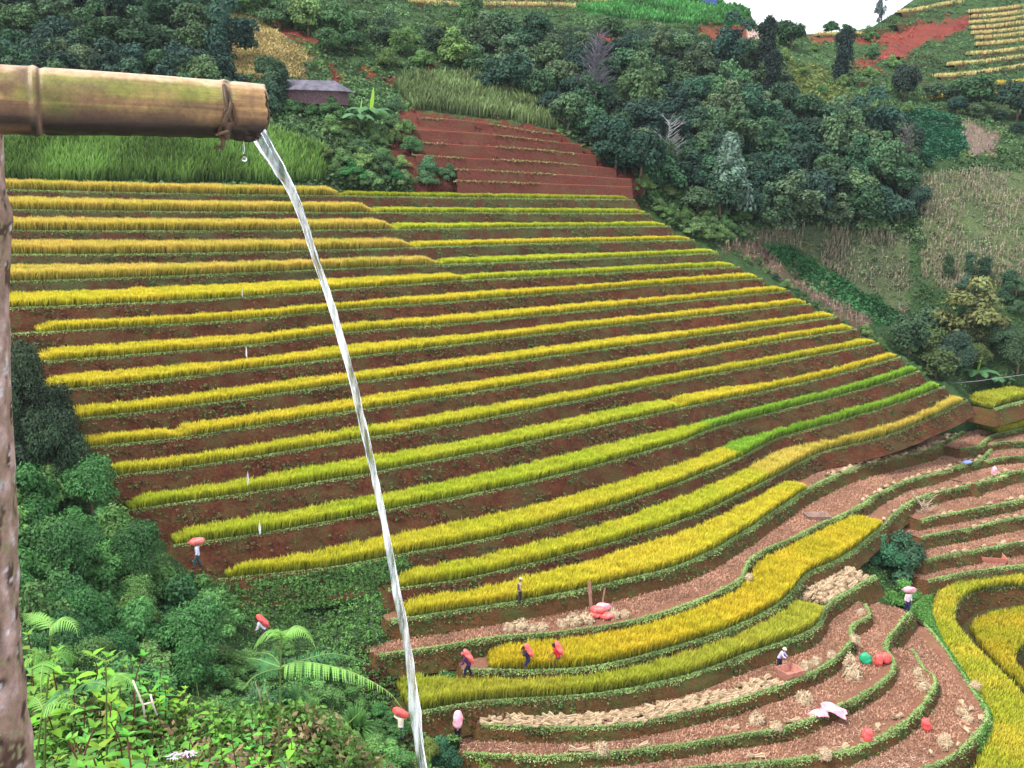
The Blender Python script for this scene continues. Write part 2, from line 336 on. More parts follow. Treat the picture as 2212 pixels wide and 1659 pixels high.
def cover(u, v, n=14):
    u = np.asarray(u, float); v = np.asarray(v, float)
    uu = u+noise2(u, v, 3, 14)*n; vv = v+noise2(u, v, 4, 14)*n*.5; c = np.zeros(u.shape+(3,))
    for p, k in COV: c[inpoly(uu, vv, p)] = k
    return c
us = np.arange(-300, 2501, 7.0); nv = 330; tt = np.linspace(0, 1, nv)
vt = vsky(us); vv = vt[None, :]+(1960-vt[None, :])*(tt[:, None]**1.15); uu = np.broadcast_to(us, vv.shape)
Bp = base(uu.ravel(), vv.ravel()).reshape(nv, len(us), 3)
Bp[..., 2] += (noise2(Bp[..., 0], Bp[..., 1], 8, 2.5)*.22+noise2(Bp[..., 0], Bp[..., 1], 9, .9)*.1)*np.clip(tt*40, 0, 1)[:, None]
back = [Bp[0]+np.array([0, d, -h]) for d, h in ((60, 45), (30, 14), (12, 2.5), (4, .25))]
Vb = np.concatenate([np.array(back), Bp]); cb = cover(uu, vv); cb = np.concatenate([np.repeat(cb[:1], 4, 0), cb])
hill = npmesh('hillside', Vb.reshape(-1, 3), [grid_faces(len(Vb), len(us))[:, ::-1]], M_cover, None, cb.reshape(-1, 3), True)
tag(hill, kind='structure')
# ---------------------------------------------------------------- terraces: floor, rim and sloping earth bank
for k in (39, 40): LU[k] = LU[k][::-1]; LP[k] = LP[k][::-1]
def resample(P, step):
    d = np.r_[0, np.cumsum(np.linalg.norm(np.diff(P[:, :3], axis=0), axis=1))]; n = max(3, int(d[-1]/step)); s = np.linspace(0, d[-1], n)
    return np.stack([np.interp(s, d, P[:, i]) for i in range(P.shape[1])], 1)
def smooth1(a, n):
    n = min(n, max(1, (len(a)//2)*2-1)); n |= 1
    if a.ndim == 1: a = a[:, None]; fl = True
    else: fl = False
    p = np.pad(a, ((n//2, n//2), (0, 0)), 'edge'); k = np.ones(n)/n
    o = np.stack([np.convolve(p[:, i], k, 'valid') for i in range(a.shape[1])], 1); return o[:, 0] if fl else o
TER = {}
def outn(P, sm):
    T = np.gradient(P[:, :2], axis=0); T /= np.linalg.norm(T, axis=1)[:, None]+1e-9
    n = smooth1(np.stack([-T[:, 1], T[:, 0]], 1), sm); return n/(np.linalg.norm(n, axis=1)[:, None]+1e-9)
uppers = {39: [24, 38, 23, 22], 40: [39]}
def riser_h(k):
    if k >= 39: return 1.6
    if k in (24,): return 1.5
    nx = k+1
    if nx in ZL and nx < 42 and k != 20: return max(.9, ZL[k]-ZL[nx])+.35
    return 1.5
def runk(k): return (.42 if k >= 17 else .58)*(riser_h(k)-.35)
for k in sorted(LP):
    P = resample(np.c_[LP[k], LU[k]], .35); UV = P[:, 3:]; P = P[:, :3]
    P[:, :2] += outn(P, 5)*(smooth_noise(np.arange(len(P))*.35, k, 2.2)*.06)[:, None]
    n = outn(P, 21 if k >= 17 else 61)
    ups = uppers.get(k, [UP.get(k)] if UP.get(k) else [])
    Wd = np.full(len(P), 3.2 if k in (1, 31, 41) else 4.5)
    if ups:
        Q = np.vstack([np.c_[LP[q][:, :2], np.full(len(LP[q]), runk(q))] for q in ups])
        d = np.sqrt(((P[:, None, :2]-Q[None, :, :2])**2).sum(-1)); j = d.argmin(1); Wd = d[np.arange(len(P)), j]-Q[j, 2]
    Wd = np.clip(smooth1(Wd, 9), .45, 2.2 if k in (39, 40) else 6.5)
    TER[k] = dict(P=P, UV=UV, n=n, no=outn(P, 9), W=Wd)
RISER = {}
for k in TER: RISER[k] = 0 if k <= 5 else (1 if k <= 16 else 2)
HARV = {17, 18, 19, 21, 22, 23, 24, 31, 32, 33, 34, 35, 36, 37, 38}
for k, T in TER.items():
    P, n, no, Wd = T['P'], T['n'], T['no'], T['W']; m = len(P); h = riser_h(k); run = runk(k)*h/(h-.35)
    rows = []; s = np.arange(m)*.35
    fw = np.minimum(Wd+(.9 if k < 39 else 3.2), 18)
    def flo(w, dz=0, amp=.02):
        q = P.copy(); q[:, :2] += n*w[:, None]; q[:, 2] += dz+noise2(q[:, 0]*1.3, q[:, 1]*1.3+k*3, 31+k, .5)*amp; return q
    for f in (1, .75, .5, .3): rows.append(flo(.35+(fw-.35)*f, -.04, .035))
    rows.append(flo(np.full(m, .32), -.03)); rows.append(flo(np.full(m, .18), .05)); rows.append(flo(np.full(m, 0.04), .03))
    nfl = len(rows)
    for i, f in enumerate((.04, .16, .3, .45, .6, .75, .9, 1.0)):
        q = P.copy(); off = run*f*(.75+.25*f)
        off = off+noise2(s, np.full(m, i*.9), 70+k, .7)*.07*(f > .05)+noise2(s, np.full(m, i*.5), 170+k, 2.6)*.08*(f > .05)
        q[:, :2] -= no*off[:, None]; q[:, 2] -= h*f; rows.append(q)
    # close both ends by turning the bank back into the slope
    R = np.array(rows)
    a = R[:, :1].copy(); b = R[:, -1:].copy(); t0 = P[0, :2]-P[2, :2]; t0 /= np.linalg.norm(t0); t1 = P[-1, :2]-P[-3, :2]; t1 /= np.linalg.norm(t1)
    drop = np.maximum(0, P[0, 2]-R[:, 0, 2])
    a[:, 0, :2] += t0*(.15+drop*.5)[:, None]*1.0; b[:, 0, :2] += t1*(.15+drop*.5)[:, None]
    a2 = a.copy(); a2[:, 0, :2] += n[0]*5-t0*0; b2 = b.copy(); b2[:, 0, :2] += n[-1]*5
    a2[:nfl, 0, 2] -= .05; b2[:nfl, 0, 2] -= .05
    R = np.concatenate([a2, a, R, b, b2], 1)
    f = grid_faces(R.shape[0], R.shape[1]); mi = np.repeat(np.where(np.arange(R.shape[0]-1) < nfl-2, 1, 0), R.shape[1]-1)
    rm = [M_riser_green, M_riser, M_riser_olive][RISER[k]]
    o = npmesh('terrace', R.reshape(-1, 3), [f], [rm, M_floor if k in HARV else M_floor_rice], None, None, True, mi)
    tag(o, kind='structure')
# ---------------------------------------------------------------- blades, leaves and clumps as real little faces
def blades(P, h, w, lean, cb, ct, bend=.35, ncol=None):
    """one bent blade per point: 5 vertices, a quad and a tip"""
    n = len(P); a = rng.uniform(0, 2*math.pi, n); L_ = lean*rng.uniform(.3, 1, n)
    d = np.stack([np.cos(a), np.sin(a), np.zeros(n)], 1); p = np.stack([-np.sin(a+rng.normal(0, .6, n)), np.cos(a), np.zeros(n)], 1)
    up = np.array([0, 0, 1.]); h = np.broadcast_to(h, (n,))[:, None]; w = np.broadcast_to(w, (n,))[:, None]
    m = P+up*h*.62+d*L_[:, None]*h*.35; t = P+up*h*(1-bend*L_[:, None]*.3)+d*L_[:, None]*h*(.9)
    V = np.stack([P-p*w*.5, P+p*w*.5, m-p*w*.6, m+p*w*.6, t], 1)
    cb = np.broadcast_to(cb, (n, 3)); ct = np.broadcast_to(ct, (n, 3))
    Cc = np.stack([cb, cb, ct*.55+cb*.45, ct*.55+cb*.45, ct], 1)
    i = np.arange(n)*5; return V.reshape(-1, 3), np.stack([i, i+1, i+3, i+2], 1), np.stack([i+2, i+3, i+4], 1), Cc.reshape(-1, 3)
def leaves(P, nrm, size, col, asp=1.6):
    n = len(P); nrm = nrm/(np.linalg.norm(nrm, axis=1)[:, None]+1e-9); r = rng.normal(size=(n, 3))
    a = np.cross(nrm, r); a /= np.linalg.norm(a, axis=1)[:, None]+1e-9; b = np.cross(nrm, a)
    s = np.broadcast_to(size, (n,))[:, None]
    V = np.stack([P-a*s*asp*.5, P-b*s*.5-nrm*s*.08, P+a*s*asp*.5, P+b*s*.5-nrm*s*.08], 1)
    i = np.arange(n)*4; return V.reshape(-1, 3), np.stack([i, i+1, i+2, i+3], 1), np.repeat(np.broadcast_to(col, (n, 3)), 4, 0)
def clumps(Cn, rad, nl, ls, col, vflat=.75, jit=.3):
    """leafy clumps: Cn centres, rad radii, nl leaves each"""
    n = len(Cn); rad = np.broadcast_to(rad, (n,)); idx = np.repeat(np.arange(n), nl); m = len(idx)
    d = rng.normal(size=(m, 3)); d /= np.linalg.norm(d, axis=1)[:, None]; d[:, 2] = abs(d[:, 2])*1.0-.25
    rr = rng.uniform(.45, 1, m)**.6; P = Cn[idx]+d*(rad[idx]*rr)[:, None]*np.array([1, 1, vflat])
    nn = d+rng.normal(size=(m, 3))*.55+np.array([0, 0, .35]); c = np.broadcast_to(col, (n, 3))[idx]*(1+rng.uniform(-jit, jit, m))[:, None]
    c = c*(1+rng.normal(0, .06, (m, 3))); return leaves(P, nn, np.broadcast_to(ls, (n,))[idx]*rng.uniform(.6, 1.3, m), np.clip(c, 0, .9))
def near_i(k, uv):
    d = ((TER[k]['UV']-np.array(uv))**2).sum(1); return int(d.argmin())
# ---- the rice
def rice(k, a, b, ctop, cbot, label, hgt=.62, inset=.2, dens=115, wmax=14):
    T = TER[k]; i0, i1 = sorted((near_i(k, a), near_i(k, b))); m = i1-i0
    if m < 2: return
    Ws = np.minimum(T['W'][i0:i1], wmax); area = (np.maximum(Ws-inset, .25)*.35).sum()
    yy = T['P'][i0:i1, 1].mean(); nt_ = int(area*dens*(70/yy)**.7)
    pr = np.maximum(Ws-inset, .25); pr = pr/pr.sum(); ii = rng.choice(m, nt_, p=pr)
    nf = int(m*.35*40); ii = np.r_[ii, rng.integers(0, m, nf)]
    w = np.r_[rng.uniform(0, 1, nt_), rng.uniform(0, .09, nf)]
    fr = rng.uniform(-.5, .5, len(ii)); base_ = T['P'][i0:i1][ii].copy(); tg = np.gradient(T['P'][i0:i1, :2], axis=0)[ii]
    base_[:, :2] += tg*fr[:, None]+T['n'][i0:i1][ii]*(inset+(np.maximum(Ws[ii]-inset, .25))*w)[:, None]
    base_ = np.repeat(base_, 5, 0)+rng.normal(0, .055, (len(ii)*5, 3))*np.array([1, 1, 0]); base_[:, 2] -= .02
    n = len(base_); s = noise2(base_[:, 0], base_[:, 1], 55+k, 2.6); hh = hgt*(1+.12*noise2(base_[:, 0], base_[:, 1], 5+k, .6))*rng.uniform(.82, 1.06, n)*np.repeat(rng.uniform(.9, 1.1, n//5), 5)
    if nt_ > 0:
        ends = np.minimum(ii, m-1-ii)*.35; hh *= np.repeat(np.clip(.62+ends*.5, 0, 1), 5)
    jit = (1+rng.uniform(-.2, .15, n)+np.repeat(rng.uniform(-.28, .2, n//5), 5))[:, None]; ct = np.array(ctop)*jit
    s2 = np.clip(.5+.9*s, 0, 1)[:, None]; ct = ct*(1-.45*s2)+np.array(ctop)*np.array([.68, .92, .5])*jit*.45*s2
    cbm = np.array(cbot)*jit
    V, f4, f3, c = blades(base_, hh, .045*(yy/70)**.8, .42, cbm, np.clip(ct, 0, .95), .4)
    o = npmesh('rice_strip', V, [f4, f3], M_rice, None, c)
    tag(o, label, 'rice strip', 'strips of ripening rice on the terraces')
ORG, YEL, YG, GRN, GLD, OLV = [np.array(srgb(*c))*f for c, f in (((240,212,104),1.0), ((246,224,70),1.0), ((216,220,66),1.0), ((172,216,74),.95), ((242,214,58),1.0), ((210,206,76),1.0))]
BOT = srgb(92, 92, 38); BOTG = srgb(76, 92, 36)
RS = [
 (1,(-160,406),(733,425),ORG,'orange ripe rice on the topmost terrace, below the bamboo spout',.75),(1,(742,425),(1366,433),YG*.75,'thin green rice strip topmost on the right, just below the red earth steps',.42),
 (2,(-160,451),(803,460),ORG,'orange ripe rice strip, second from the top on the left side',.75),(2,(812,460),(1400,463),YG*.9,'thin green and yellow rice strip, second from the top on the right side',.45),
 (3,(-160,498),(852,498),ORG,'orange ripe rice strip, third from the top on the left side',.75),(3,(860,498),(1443,490),YG,'thin green and yellow rice strip, third from the top on the right side',.45),
 (4,(-160,550),(893,540),ORG*.95,'orange rice strip with gappy patches, fourth from the top on the left side',.72),(4,(900,540),(1496,520),YEL,'thin yellow rice strip, fourth from the top on the right side',.45),
 (5,(-160,614),(946,574),ORG,'orange ripe rice strip, fifth from the top and ending midway along its terrace',.72),(5,(952,574),(1548,548),YG,'thin yellow green rice strip, fifth from the top on the right side',.45),
 (6,(-100,672),(1010,608),YEL,'yellow rice strip, sixth from the top, left of its greener half',.58),(6,(1014,608),(1594,578),YG,'yellow green rice strip, sixth from the top, right half',.5),
 (7,(85,721),(1642,603),YEL,'long yellow rice strip, seventh terrace from the top',.56),(8,(95,784),(1700,630),YEL,'long yellow rice strip, eighth terrace from the top',.56),
 (9,(105,847),(1746,658),YEL,'long yellow rice strip, ninth terrace from the top',.56),(10,(140,911),(1804,686),YEL,'long yellow rice strip, tenth terrace from the top',.56),
 (11,(140,975),(383,949),YEL,'short yellow rice strip left of a gap, eleventh terrace from the top',.58),(11,(388,949),(1845,713),YEL,'long yellow rice strip right of a gap, eleventh terrace from the top',.56),
 (12,(190,1040),(1892,743),YG*.5+YEL*.5,'long rice strip green at its left end, twelfth terrace from the top',.6),
 (13,(290,1106),(1473,884),YG,'yellow green rice strip, thirteenth terrace, left of the bright yellow one',.62),(13,(1478,884),(1940,773),YEL,'bright yellow rice strip ending right above the two bright green strips',.6),
 (14,(384,1181),(1540,925),YG,'yellow green rice strip, fourteenth terrace, ending at a notch',.66),(14,(1520,935),(1982,803),GRN,'upper of the two bright green rice strips at the right',.72),
 (15,(498,1252),(1608,985),YG*.4+YEL*.6,'yellow rice strip whose left end lies right of the man carrying a pink sack',.68),(15,(1590,995),(2032,838),GRN,'lower of the two bright green rice strips at the right',.74),
 (16,(873,1272),(1690,1022),YG*.6+YEL*.4,'rice strip just above the one the standing man is beside',.68),(16,(1655,1040),(2083,868),ORG*1.08,'pale orange rice strip below the two bright green ones',.8),
 (17,(876,1340),(1745,1057),YEL,'yellow rice strip behind the standing man in a cap',.68),
 (19,(1070,1450),(1910,1135),GLD,'golden winding rice strip behind the two men carrying pink sacks',.7),
 (20,(900,1540),(1782,1322),OLV,'olive rice strip below the two men carrying pink sacks',.72),
 (31,(2163,938),(2400,905),OLV,'olive yellow rice patch at the right edge, above the empty paddies',.8),
 (41,(2152,885),(2400,850),OLV,'olive yellow rice patch at the right edge beneath the dark gully',.8)]
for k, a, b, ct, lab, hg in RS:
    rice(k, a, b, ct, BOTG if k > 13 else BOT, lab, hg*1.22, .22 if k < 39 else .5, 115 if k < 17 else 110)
def bed(poly, k, ctop, cbot, label, hgt, dens, floorpoly=None):
    fp = np.array(floorpoly or poly, float); fl = atz(fp[:, 0], fp[:, 1], np.full(len(fp), ZL[k]-.07)); o = npmesh('terrace', fl, [np.arange(len(fl))[None]], M_floor_rice); tag(o, kind='structure')
    Q = atz(np.array([p[0] for p in poly], float), np.array([p[1] for p in poly], float), np.full(len(poly), ZL[k]))[:, :2]; lo, hi = Q.min(0), Q.max(0)
    n = int((hi-lo).prod()*dens); X_ = rng.uniform(lo, hi, (n, 2)); ok = inpoly(X_[:, 0], X_[:, 1], [tuple(q) for q in Q]); X_ = X_[ok]; n = len(X_)
    b_ = np.repeat(np.c_[X_, np.full(n, ZL[k]-.03)], 5, 0)+rng.normal(0, .06, (n*5, 3))*np.array([1, 1, 0]); n *= 5
    g = noise2(b_[:, 0], b_[:, 1], 55+k, 2.2); jit = (1+rng.uniform(-.2, .15, n)+np.repeat(rng.uniform(-.28, .2, n//5), 5))[:, None]; s2 = np.clip(.5+.8*g, 0, 1)[:, None]
    ct = np.array(ctop)*jit*(1-.3*s2*np.array([.9, .35, 1.]))
    V, f4, f3, c = blades(b_, hgt*rng.uniform(.75, 1.15, n), .045, .45, np.array(cbot)*jit, np.clip(ct, 0, .95), .4)
    o = npmesh('rice_strip', V, [f4, f3], M_rice, None, c); tag(o, label, 'rice strip', 'strips of ripening rice on the terraces')
bed([(2400,1238),(2212,1246),(2120,1254),(2055,1274),(2024,1292),(2014,1330),(2030,1396),(2068,1452),(2104,1506),(2134,1556),(2142,1600),(2118,1646),(2085,1700),(2085,1790),(2500,1790),(2330,1640),(2214,1520),(2148,1454),(2106,1412),(2072,1374),(2055,1338),(2064,1306),(2096,1282),(2148,1268),(2212,1266),(2400,1264)], 39, YEL*.7+OLV*.3, BOTG,
    'broad yellow rice band curving down the lower right corner', .7, 75,
    [(2500,1225),(2212,1230),(2030,1265),(1985,1290),(1985,1335),(2000,1400),(2040,1460),(2080,1520),(2105,1570),(2090,1650),(2040,1700),(2040,1790),(2500,1790),(2330,1640),(2212,1516),(2150,1450),(2108,1409),(2075,1372),(2058,1336),(2068,1305),(2100,1279),(2150,1266),(2212,1264),(2500,1260)])
bed([(2400,1310),(2212,1322),(2140,1336),(2104,1352),(2098,1368),(2114,1396),(2150,1436),(2212,1496),(2330,1618),(2430,1570),(2262,1486),(2206,1464),(2188,1442),(2192,1414),(2214,1391),(2400,1364)], 40, GLD*.9, BOTG, 'golden rice bed enclosed by the broad curving yellow band', .7, 75,
    [(2500,1270),(2212,1290),(2120,1310),(2085,1340),(2080,1370),(2110,1415),(2150,1455),(2212,1520),(2330,1640),(2500,1600),(2250,1476),(2198,1458),(2183,1440),(2188,1412),(2212,1388),(2500,1356)])
# ---- lip grass, bank weeds, stubble (each one mass nobody could count)
Vs, Fs, Cs = [], [], []; off = 0
def acc(r):
    global off
    V, f, c = r; Vs.append(V); Fs.append(f+off); Cs.append(c); off += len(V)
def flush(name, mat, label, cat):
    global Vs, Fs, Cs, off
    o = npmesh(name, np.vstack(Vs), [np.vstack(Fs)], mat, None, np.vstack(Cs)); tag(o, label, cat, kind='stuff')
    Vs, Fs, Cs, off = [], [], [], 0; return o
for k, T in TER.items():
    m = len(T['P']); low = k >= 17; n = m*(66 if low else 42); i = rng.integers(0, m, n); P = T['P'][i].copy()
    i2 = np.clip(i+1, 0, m-1); P += (T['P'][i2]-P)*rng.uniform(0, 1, n)[:, None]
    w = rng.normal(0, .09 if low else .05, n)*(1+.5*noise2(P[:, 0], P[:, 1], 93, 1.3)); P[:, :2] += T['no'][i]*(w+.04)[:, None]; P[:, 2] += np.where(w < -.02, w*.9, .04)+rng.uniform(0, .09, n)
    g = noise2(P[:, 0], P[:, 1], 91, 3)[:, None]; c = srgb(150, 178, 112)*(1+.25*g)*(1+rng.uniform(-.3, .3, n))[:, None]
    acc(leaves(P, rng.normal(size=(n, 3))+np.array([0, -.2, 1.]), rng.uniform(.04, .09, n)*(1 if low else .8), c, 1.8))
flush('rim_grass', M_grass, 'short pale green grass along the rims of the terraces', 'grass')
for k, T in TER.items():
    m = len(T['P']); h = riser_h(k)-.35; run = runk(k); cls = RISER[k]
    n = int(m*(8, 10, 9)[cls]); i = rng.integers(0, m, n); f = rng.uniform(0, 1, n)**(1, 1.1, 2.0)[cls]
    P = T['P'][i].copy(); P[:, :2] -= T['no'][i]*(run*f)[:, None]; P[:, 2] -= h*f
    keep = noise2(P[:, 0]*1.0+P[:, 2]*3, P[:, 1]+P[:, 2]*3, 92, 1.6)+rng.uniform(-.5, .5, n) > (.1, .2, .05)[cls]; P = P[keep]; n = len(P)
    if not n: continue
    c = np.where(rng.uniform(0, 1, n)[:, None] < (.25, .55, .4)[cls], srgb(108, 86, 60), srgb(84, 112, 60))*(1+rng.uniform(-.5, .4, n))[:, None]
    acc(clumps(P, rng.uniform(.08, .26, n), 9, .09, c, .7))
T = TER[24]; m = len(T['P']); i = rng.integers(0, m, 3600); i = i[T['UV'][i, 1] < 1600]; f = rng.uniform(0, 1, len(i)); P = T['P'][i].copy(); P[:, :2] -= T['no'][i]*(1.2*f)[:, None]; P[:, 2] -= 2.4*f
acc(clumps(P, .2, 10, .1, srgb(84, 132, 58)*(1+rng.uniform(-.3, .3, len(P)))[:, None], .8))
T = TER[15]; mm = near_i(15, (880, 1199)); i = rng.integers(0, mm, 2600); f = rng.uniform(.05, 1.15, len(i)); keep = T['UV'][i, 0]+rng.normal(0, 60, len(i)) > 600-f*160; i = i[keep]; f = f[keep]; P = T['P'][i].copy(); h = riser_h(15); P[:, :2] -= T['no'][i]*(runk(15)*f)[:, None]; P[:, 2] -= h*f
acc(clumps(P, rng.uniform(.12, .35, len(P)), 12, .1, srgb(84, 124, 64)*(1+.3*noise2(P[:, 0], P[:, 1]+P[:, 2]*2, 97, 1.4)[:, None])*(1+rng.uniform(-.45, .45, len(P)))[:, None], .8))
# green bank between the head of the lower terraces and the yellow band
ba = [(1962,1318,22),(1995,1347,24),(2041,1401,24),(2068,1441,24),(2101,1491,24),(2133,1541,24)]; bb = [(2014,1284),(2014,1330),(2032,1398),(2072,1454),(2108,1508),(2140,1560)]
qa = catm(np.array([atz(u, v, np.array(ZL[k])) for u, v, k in ba]), .4)[:, :3]; qb = atz(np.array([q[0] for q in bb], float), np.array([q[1] for q in bb], float), np.full(6, ZL[39]+.02)); tq = np.linspace(0, 1, len(qa)); qb = np.stack([np.interp(tq, np.linspace(0, 1, 6), qb[:, j]) for j in range(3)], 1)
fr = np.linspace(-.1, 1.1, 9)[:, None, None]; G = qa[None]*(1-fr)+qb[None]*fr; G[..., 2] += np.sin(np.clip(fr[..., 0], 0, 1)*math.pi)*.25
o = npmesh('grass_bank', G.reshape(-1, 3), [grid_faces(9, len(qa))], M_riser_green, None, None, True); tag(o, kind='structure')
n = 5200; ia, ja = rng.uniform(0, len(qa)-1.01, n), rng.uniform(0, 1, n); i0 = ia.astype(int); fa = (ia-i0)[:, None]; P = (qa[i0]*(1-fa)+qa[i0+1]*fa)*(1-ja[:, None])+(qb[i0]*(1-fa)+qb[i0+1]*fa)*ja[:, None]; P[:, 2] += np.sin(ja*math.pi)*.25
acc(clumps(P, rng.uniform(.08, .22, n), 9, .1, srgb(92, 142, 66)*(1+rng.uniform(-.35, .3, n))[:, None], .9))
flush('bank_weeds', M_grass, 'green weeds scattered over the earth banks between terraces', 'weeds')
for k in HARV:
    T = TER[k]; m = len(T['P']); area = (np.minimum(T['W'], 6)*.35).sum(); n = int(area*48); i = rng.integers(0, m, n)
    P = T['P'][i].copy(); P[:, :2] += T['n'][i]*(rng.uniform(.3, 1, n)*np.minimum(T['W'][i], 6))[:, None]+rng.normal(0, .15, (n, 2)); P[:, 2] -= .03
    ok = np.ones(n, bool)
    uu_, vv_ = uv_of(P)
    if k == 17: ok = uu_ > 1750
    if k == 19: ok = uu_ > 1915
    if k == 31: ok = uu_ < 2150
    P = P[ok]; n = len(P); c = srgb(200, 158, 134)*(1+.25*noise2(P[:, 0], P[:, 1], 98, 1.8)[:, None])*(1+rng.uniform(-.3, .25, n))[:, None]
    V, f4, f3, cc = blades(np.repeat(P, 2, 0)+rng.normal(0, .03, (2*n, 3))*np.array([1, 1, 0]), .19, .05, .8, np.repeat(c*.8, 2, 0), np.repeat(c, 2, 0))
    Vs.append(V); Fs.append(f4+off); Cs.append(cc); off += len(V)
n_st = off
flush('rice_stubble', M_dry, 'cut rice stubble left standing in the harvested paddies', 'stubble')

for k, dn in ((22, 8), (23, 16), (24, 18), (21, 5), (18, 3)):
    T = TER[k]; m = len(T['P']); n = int((np.minimum(T['W'], 6)*.35).sum()*dn); i = rng.integers(0, m, n); P = T['P'][i].copy(); P[:, :2] += T['n'][i]*(rng.uniform(.25, 1, n)*np.minimum(T['W'][i], 6))[:, None]+rng.normal(0, .2, (n, 2)); P[:, 2] += rng.uniform(-.02, .05, n)
    keep = noise2(P[:, 0], P[:, 1], 95, 2.2)+rng.uniform(-.4, .4, n) > 0; P = P[keep]
    acc(leaves(P, np.array([0, 0, 1.])+rng.normal(0, .25, P.shape), .035, srgb(232, 200, 178)*(1+rng.uniform(-.3, .1, len(P)))[:, None], 11))
flush('straw_litter', M_dry, 'scattered pale straw lying over the harvested paddies', 'straw litter')
# ---------------------------------------------------------------- terraces farther off, cut into the hillside
def ledge(pts, mat, depth=1.6, h=1.2, out_=.9, name='terrace', step=.6, mat2=None):
    c = catm(pts, 4); B = base(c[:, 0], c[:, 1]); B = B*((B[:, 1]-out_)/B[:, 1])[:, None]
    z = smooth1(B[:, 2], 41); B[:, 2] = z; P = resample(B, step); n = outn(P, 21); m = len(P); s = np.arange(m)*step
    rows = []
    for w, dz in ((depth+1.5, .0), (depth*.5, 0), (.15, .06), (0, .02)):
        q = P.copy(); q[:, :2] += n*w; q[:, 2] += dz; rows.append(q)
    for f in (.1, .35, .65, 1, 1.4):
        q = P.copy(); q[:, :2] -= n*(h*f*.55+noise2(s, np.full(m, f*3), 7, .9)*.12)[:, None]; q[:, 2] -= h*f; rows.append(q)
    R = np.array(rows); o = npmesh(name, R.reshape(-1, 3), [grid_faces(len(R), m)], [mat, mat2 or mat], None, None, True, np.repeat(np.where(np.arange(len(R)-1) < 3, 1, 0), m-1)); tag(o, kind='structure')
    return P, n
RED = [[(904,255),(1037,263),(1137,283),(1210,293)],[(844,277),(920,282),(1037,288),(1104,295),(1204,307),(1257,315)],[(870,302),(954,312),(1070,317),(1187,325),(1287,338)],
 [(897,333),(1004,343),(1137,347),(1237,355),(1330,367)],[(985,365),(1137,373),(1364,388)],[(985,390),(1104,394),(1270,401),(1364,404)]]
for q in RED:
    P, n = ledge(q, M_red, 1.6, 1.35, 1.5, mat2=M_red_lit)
    m = len(P); k_ = m*16; i = rng.integers(0, m, k_); Q = P[i]+rng.normal(0, .18, (k_, 3))*np.array([1, 1, .25]); keep = noise2(Q[:, 0], Q[:, 1], 17, 5) > -.15
    Q = Q[keep]; acc(leaves(Q, rng.normal(size=Q.shape)+np.array([0, 0, 1.]), .16, srgb(130, 136, 84)*(1+rng.uniform(-.3, .3, len(Q)))[:, None]))
flush('sparse_seedlings', M_grass, 'thin line of green seedlings on the rims of the red earth steps', 'seedlings')
FAR = [[(2101,32),(2212,15),(2330,0)],[(2105,43),(2212,28),(2330,12)],[(2103,55),(2212,40),(2330,25)],[(2105,67),(2212,51),(2330,36)],[(2106,78),(2212,64),(2330,50)],[(2118,89),(2212,75),(2330,60)],
 [(2115,103),(2212,88),(2330,74)],[(2101,123),(2212,107),(2330,92)],[(2060,147),(2141,133),(2212,125),(2330,112)],[(2030,172),(2120,160),(2212,145),(2330,130)],[(2158,188),(2212,178),(2330,160)],[(2012,216),(2060,207)],[(2132,210),(2212,198),(2330,180)],
 [(1945,34),(2010,18),(2085,0)],[(900,10),(1100,12),(1240,14)],[(1250,2),(1420,2),(1560,4)],[(905,-4),(1200,-3),(1500,-6)],[(1770,79),(1830,75),(1865,74)]]
LAB = ['topmost','second','third','fourth','fifth','sixth','seventh','eighth','ninth','tenth']
for j, q in enumerate(FAR):
    P, n = ledge(q, M_riser_green, 1.4, 1.3, .9)
    m = len(P); k_ = int(m*.6*26); i = rng.integers(0, m, k_); Q = P[i].copy(); Q[:, :2] += n[i]*rng.uniform(.15, 1.1, k_)[:, None]+rng.normal(0, .2, (k_, 2))
    col = (srgb(226, 208, 140) if j not in (11, 12, 10) else srgb(222, 200, 80))*(1+rng.uniform(-.2, .2, k_))[:, None]
    V, f4, f3, c = blades(Q, .7*rng.uniform(.8, 1.2, k_), .13, .4, col*.55, col)
    o = npmesh('rice_strip', V, [f4, f3], M_rice, None, c)
    lb = ('pale rice strip on the far upper right hill, %s from the top' % LAB[j] if j < 10 else ['yellow rice strip on the far right hill below the ten pale ones','short yellow rice patch alone left of the big round tree on the far hill','lowest yellow rice strip at the right edge of the far hill',
       'slanting pale rice strip near the ridge at the top right','pale rice strip near the top edge, left of the bright green hilltop','pale rice strip at the top edge above the bright green hilltop','topmost pale rice strip cut by the top edge, upper middle','small pale rice strip under the skyline gap at the top'][j-10])
    tag(o, lb, 'rice strip', 'rice strips on the far hilltops')
for q in [[(1942,128),(2010,118),(2095,106)],[(1838,148),(1950,140),(2060,133)],[(1842,162),(1960,158),(2055,156)],[(1850,180),(1990,176),(2030,176)],[(2005,190),(2150,196)],[(1935,66),(2000,40),(2095,26)],[(1890,75),(1960,50),(2040,28)],[(2085,228),(2212,232)]]:
    P, n = ledge(q, M_riser_green, 1.3, 1.2, .9)
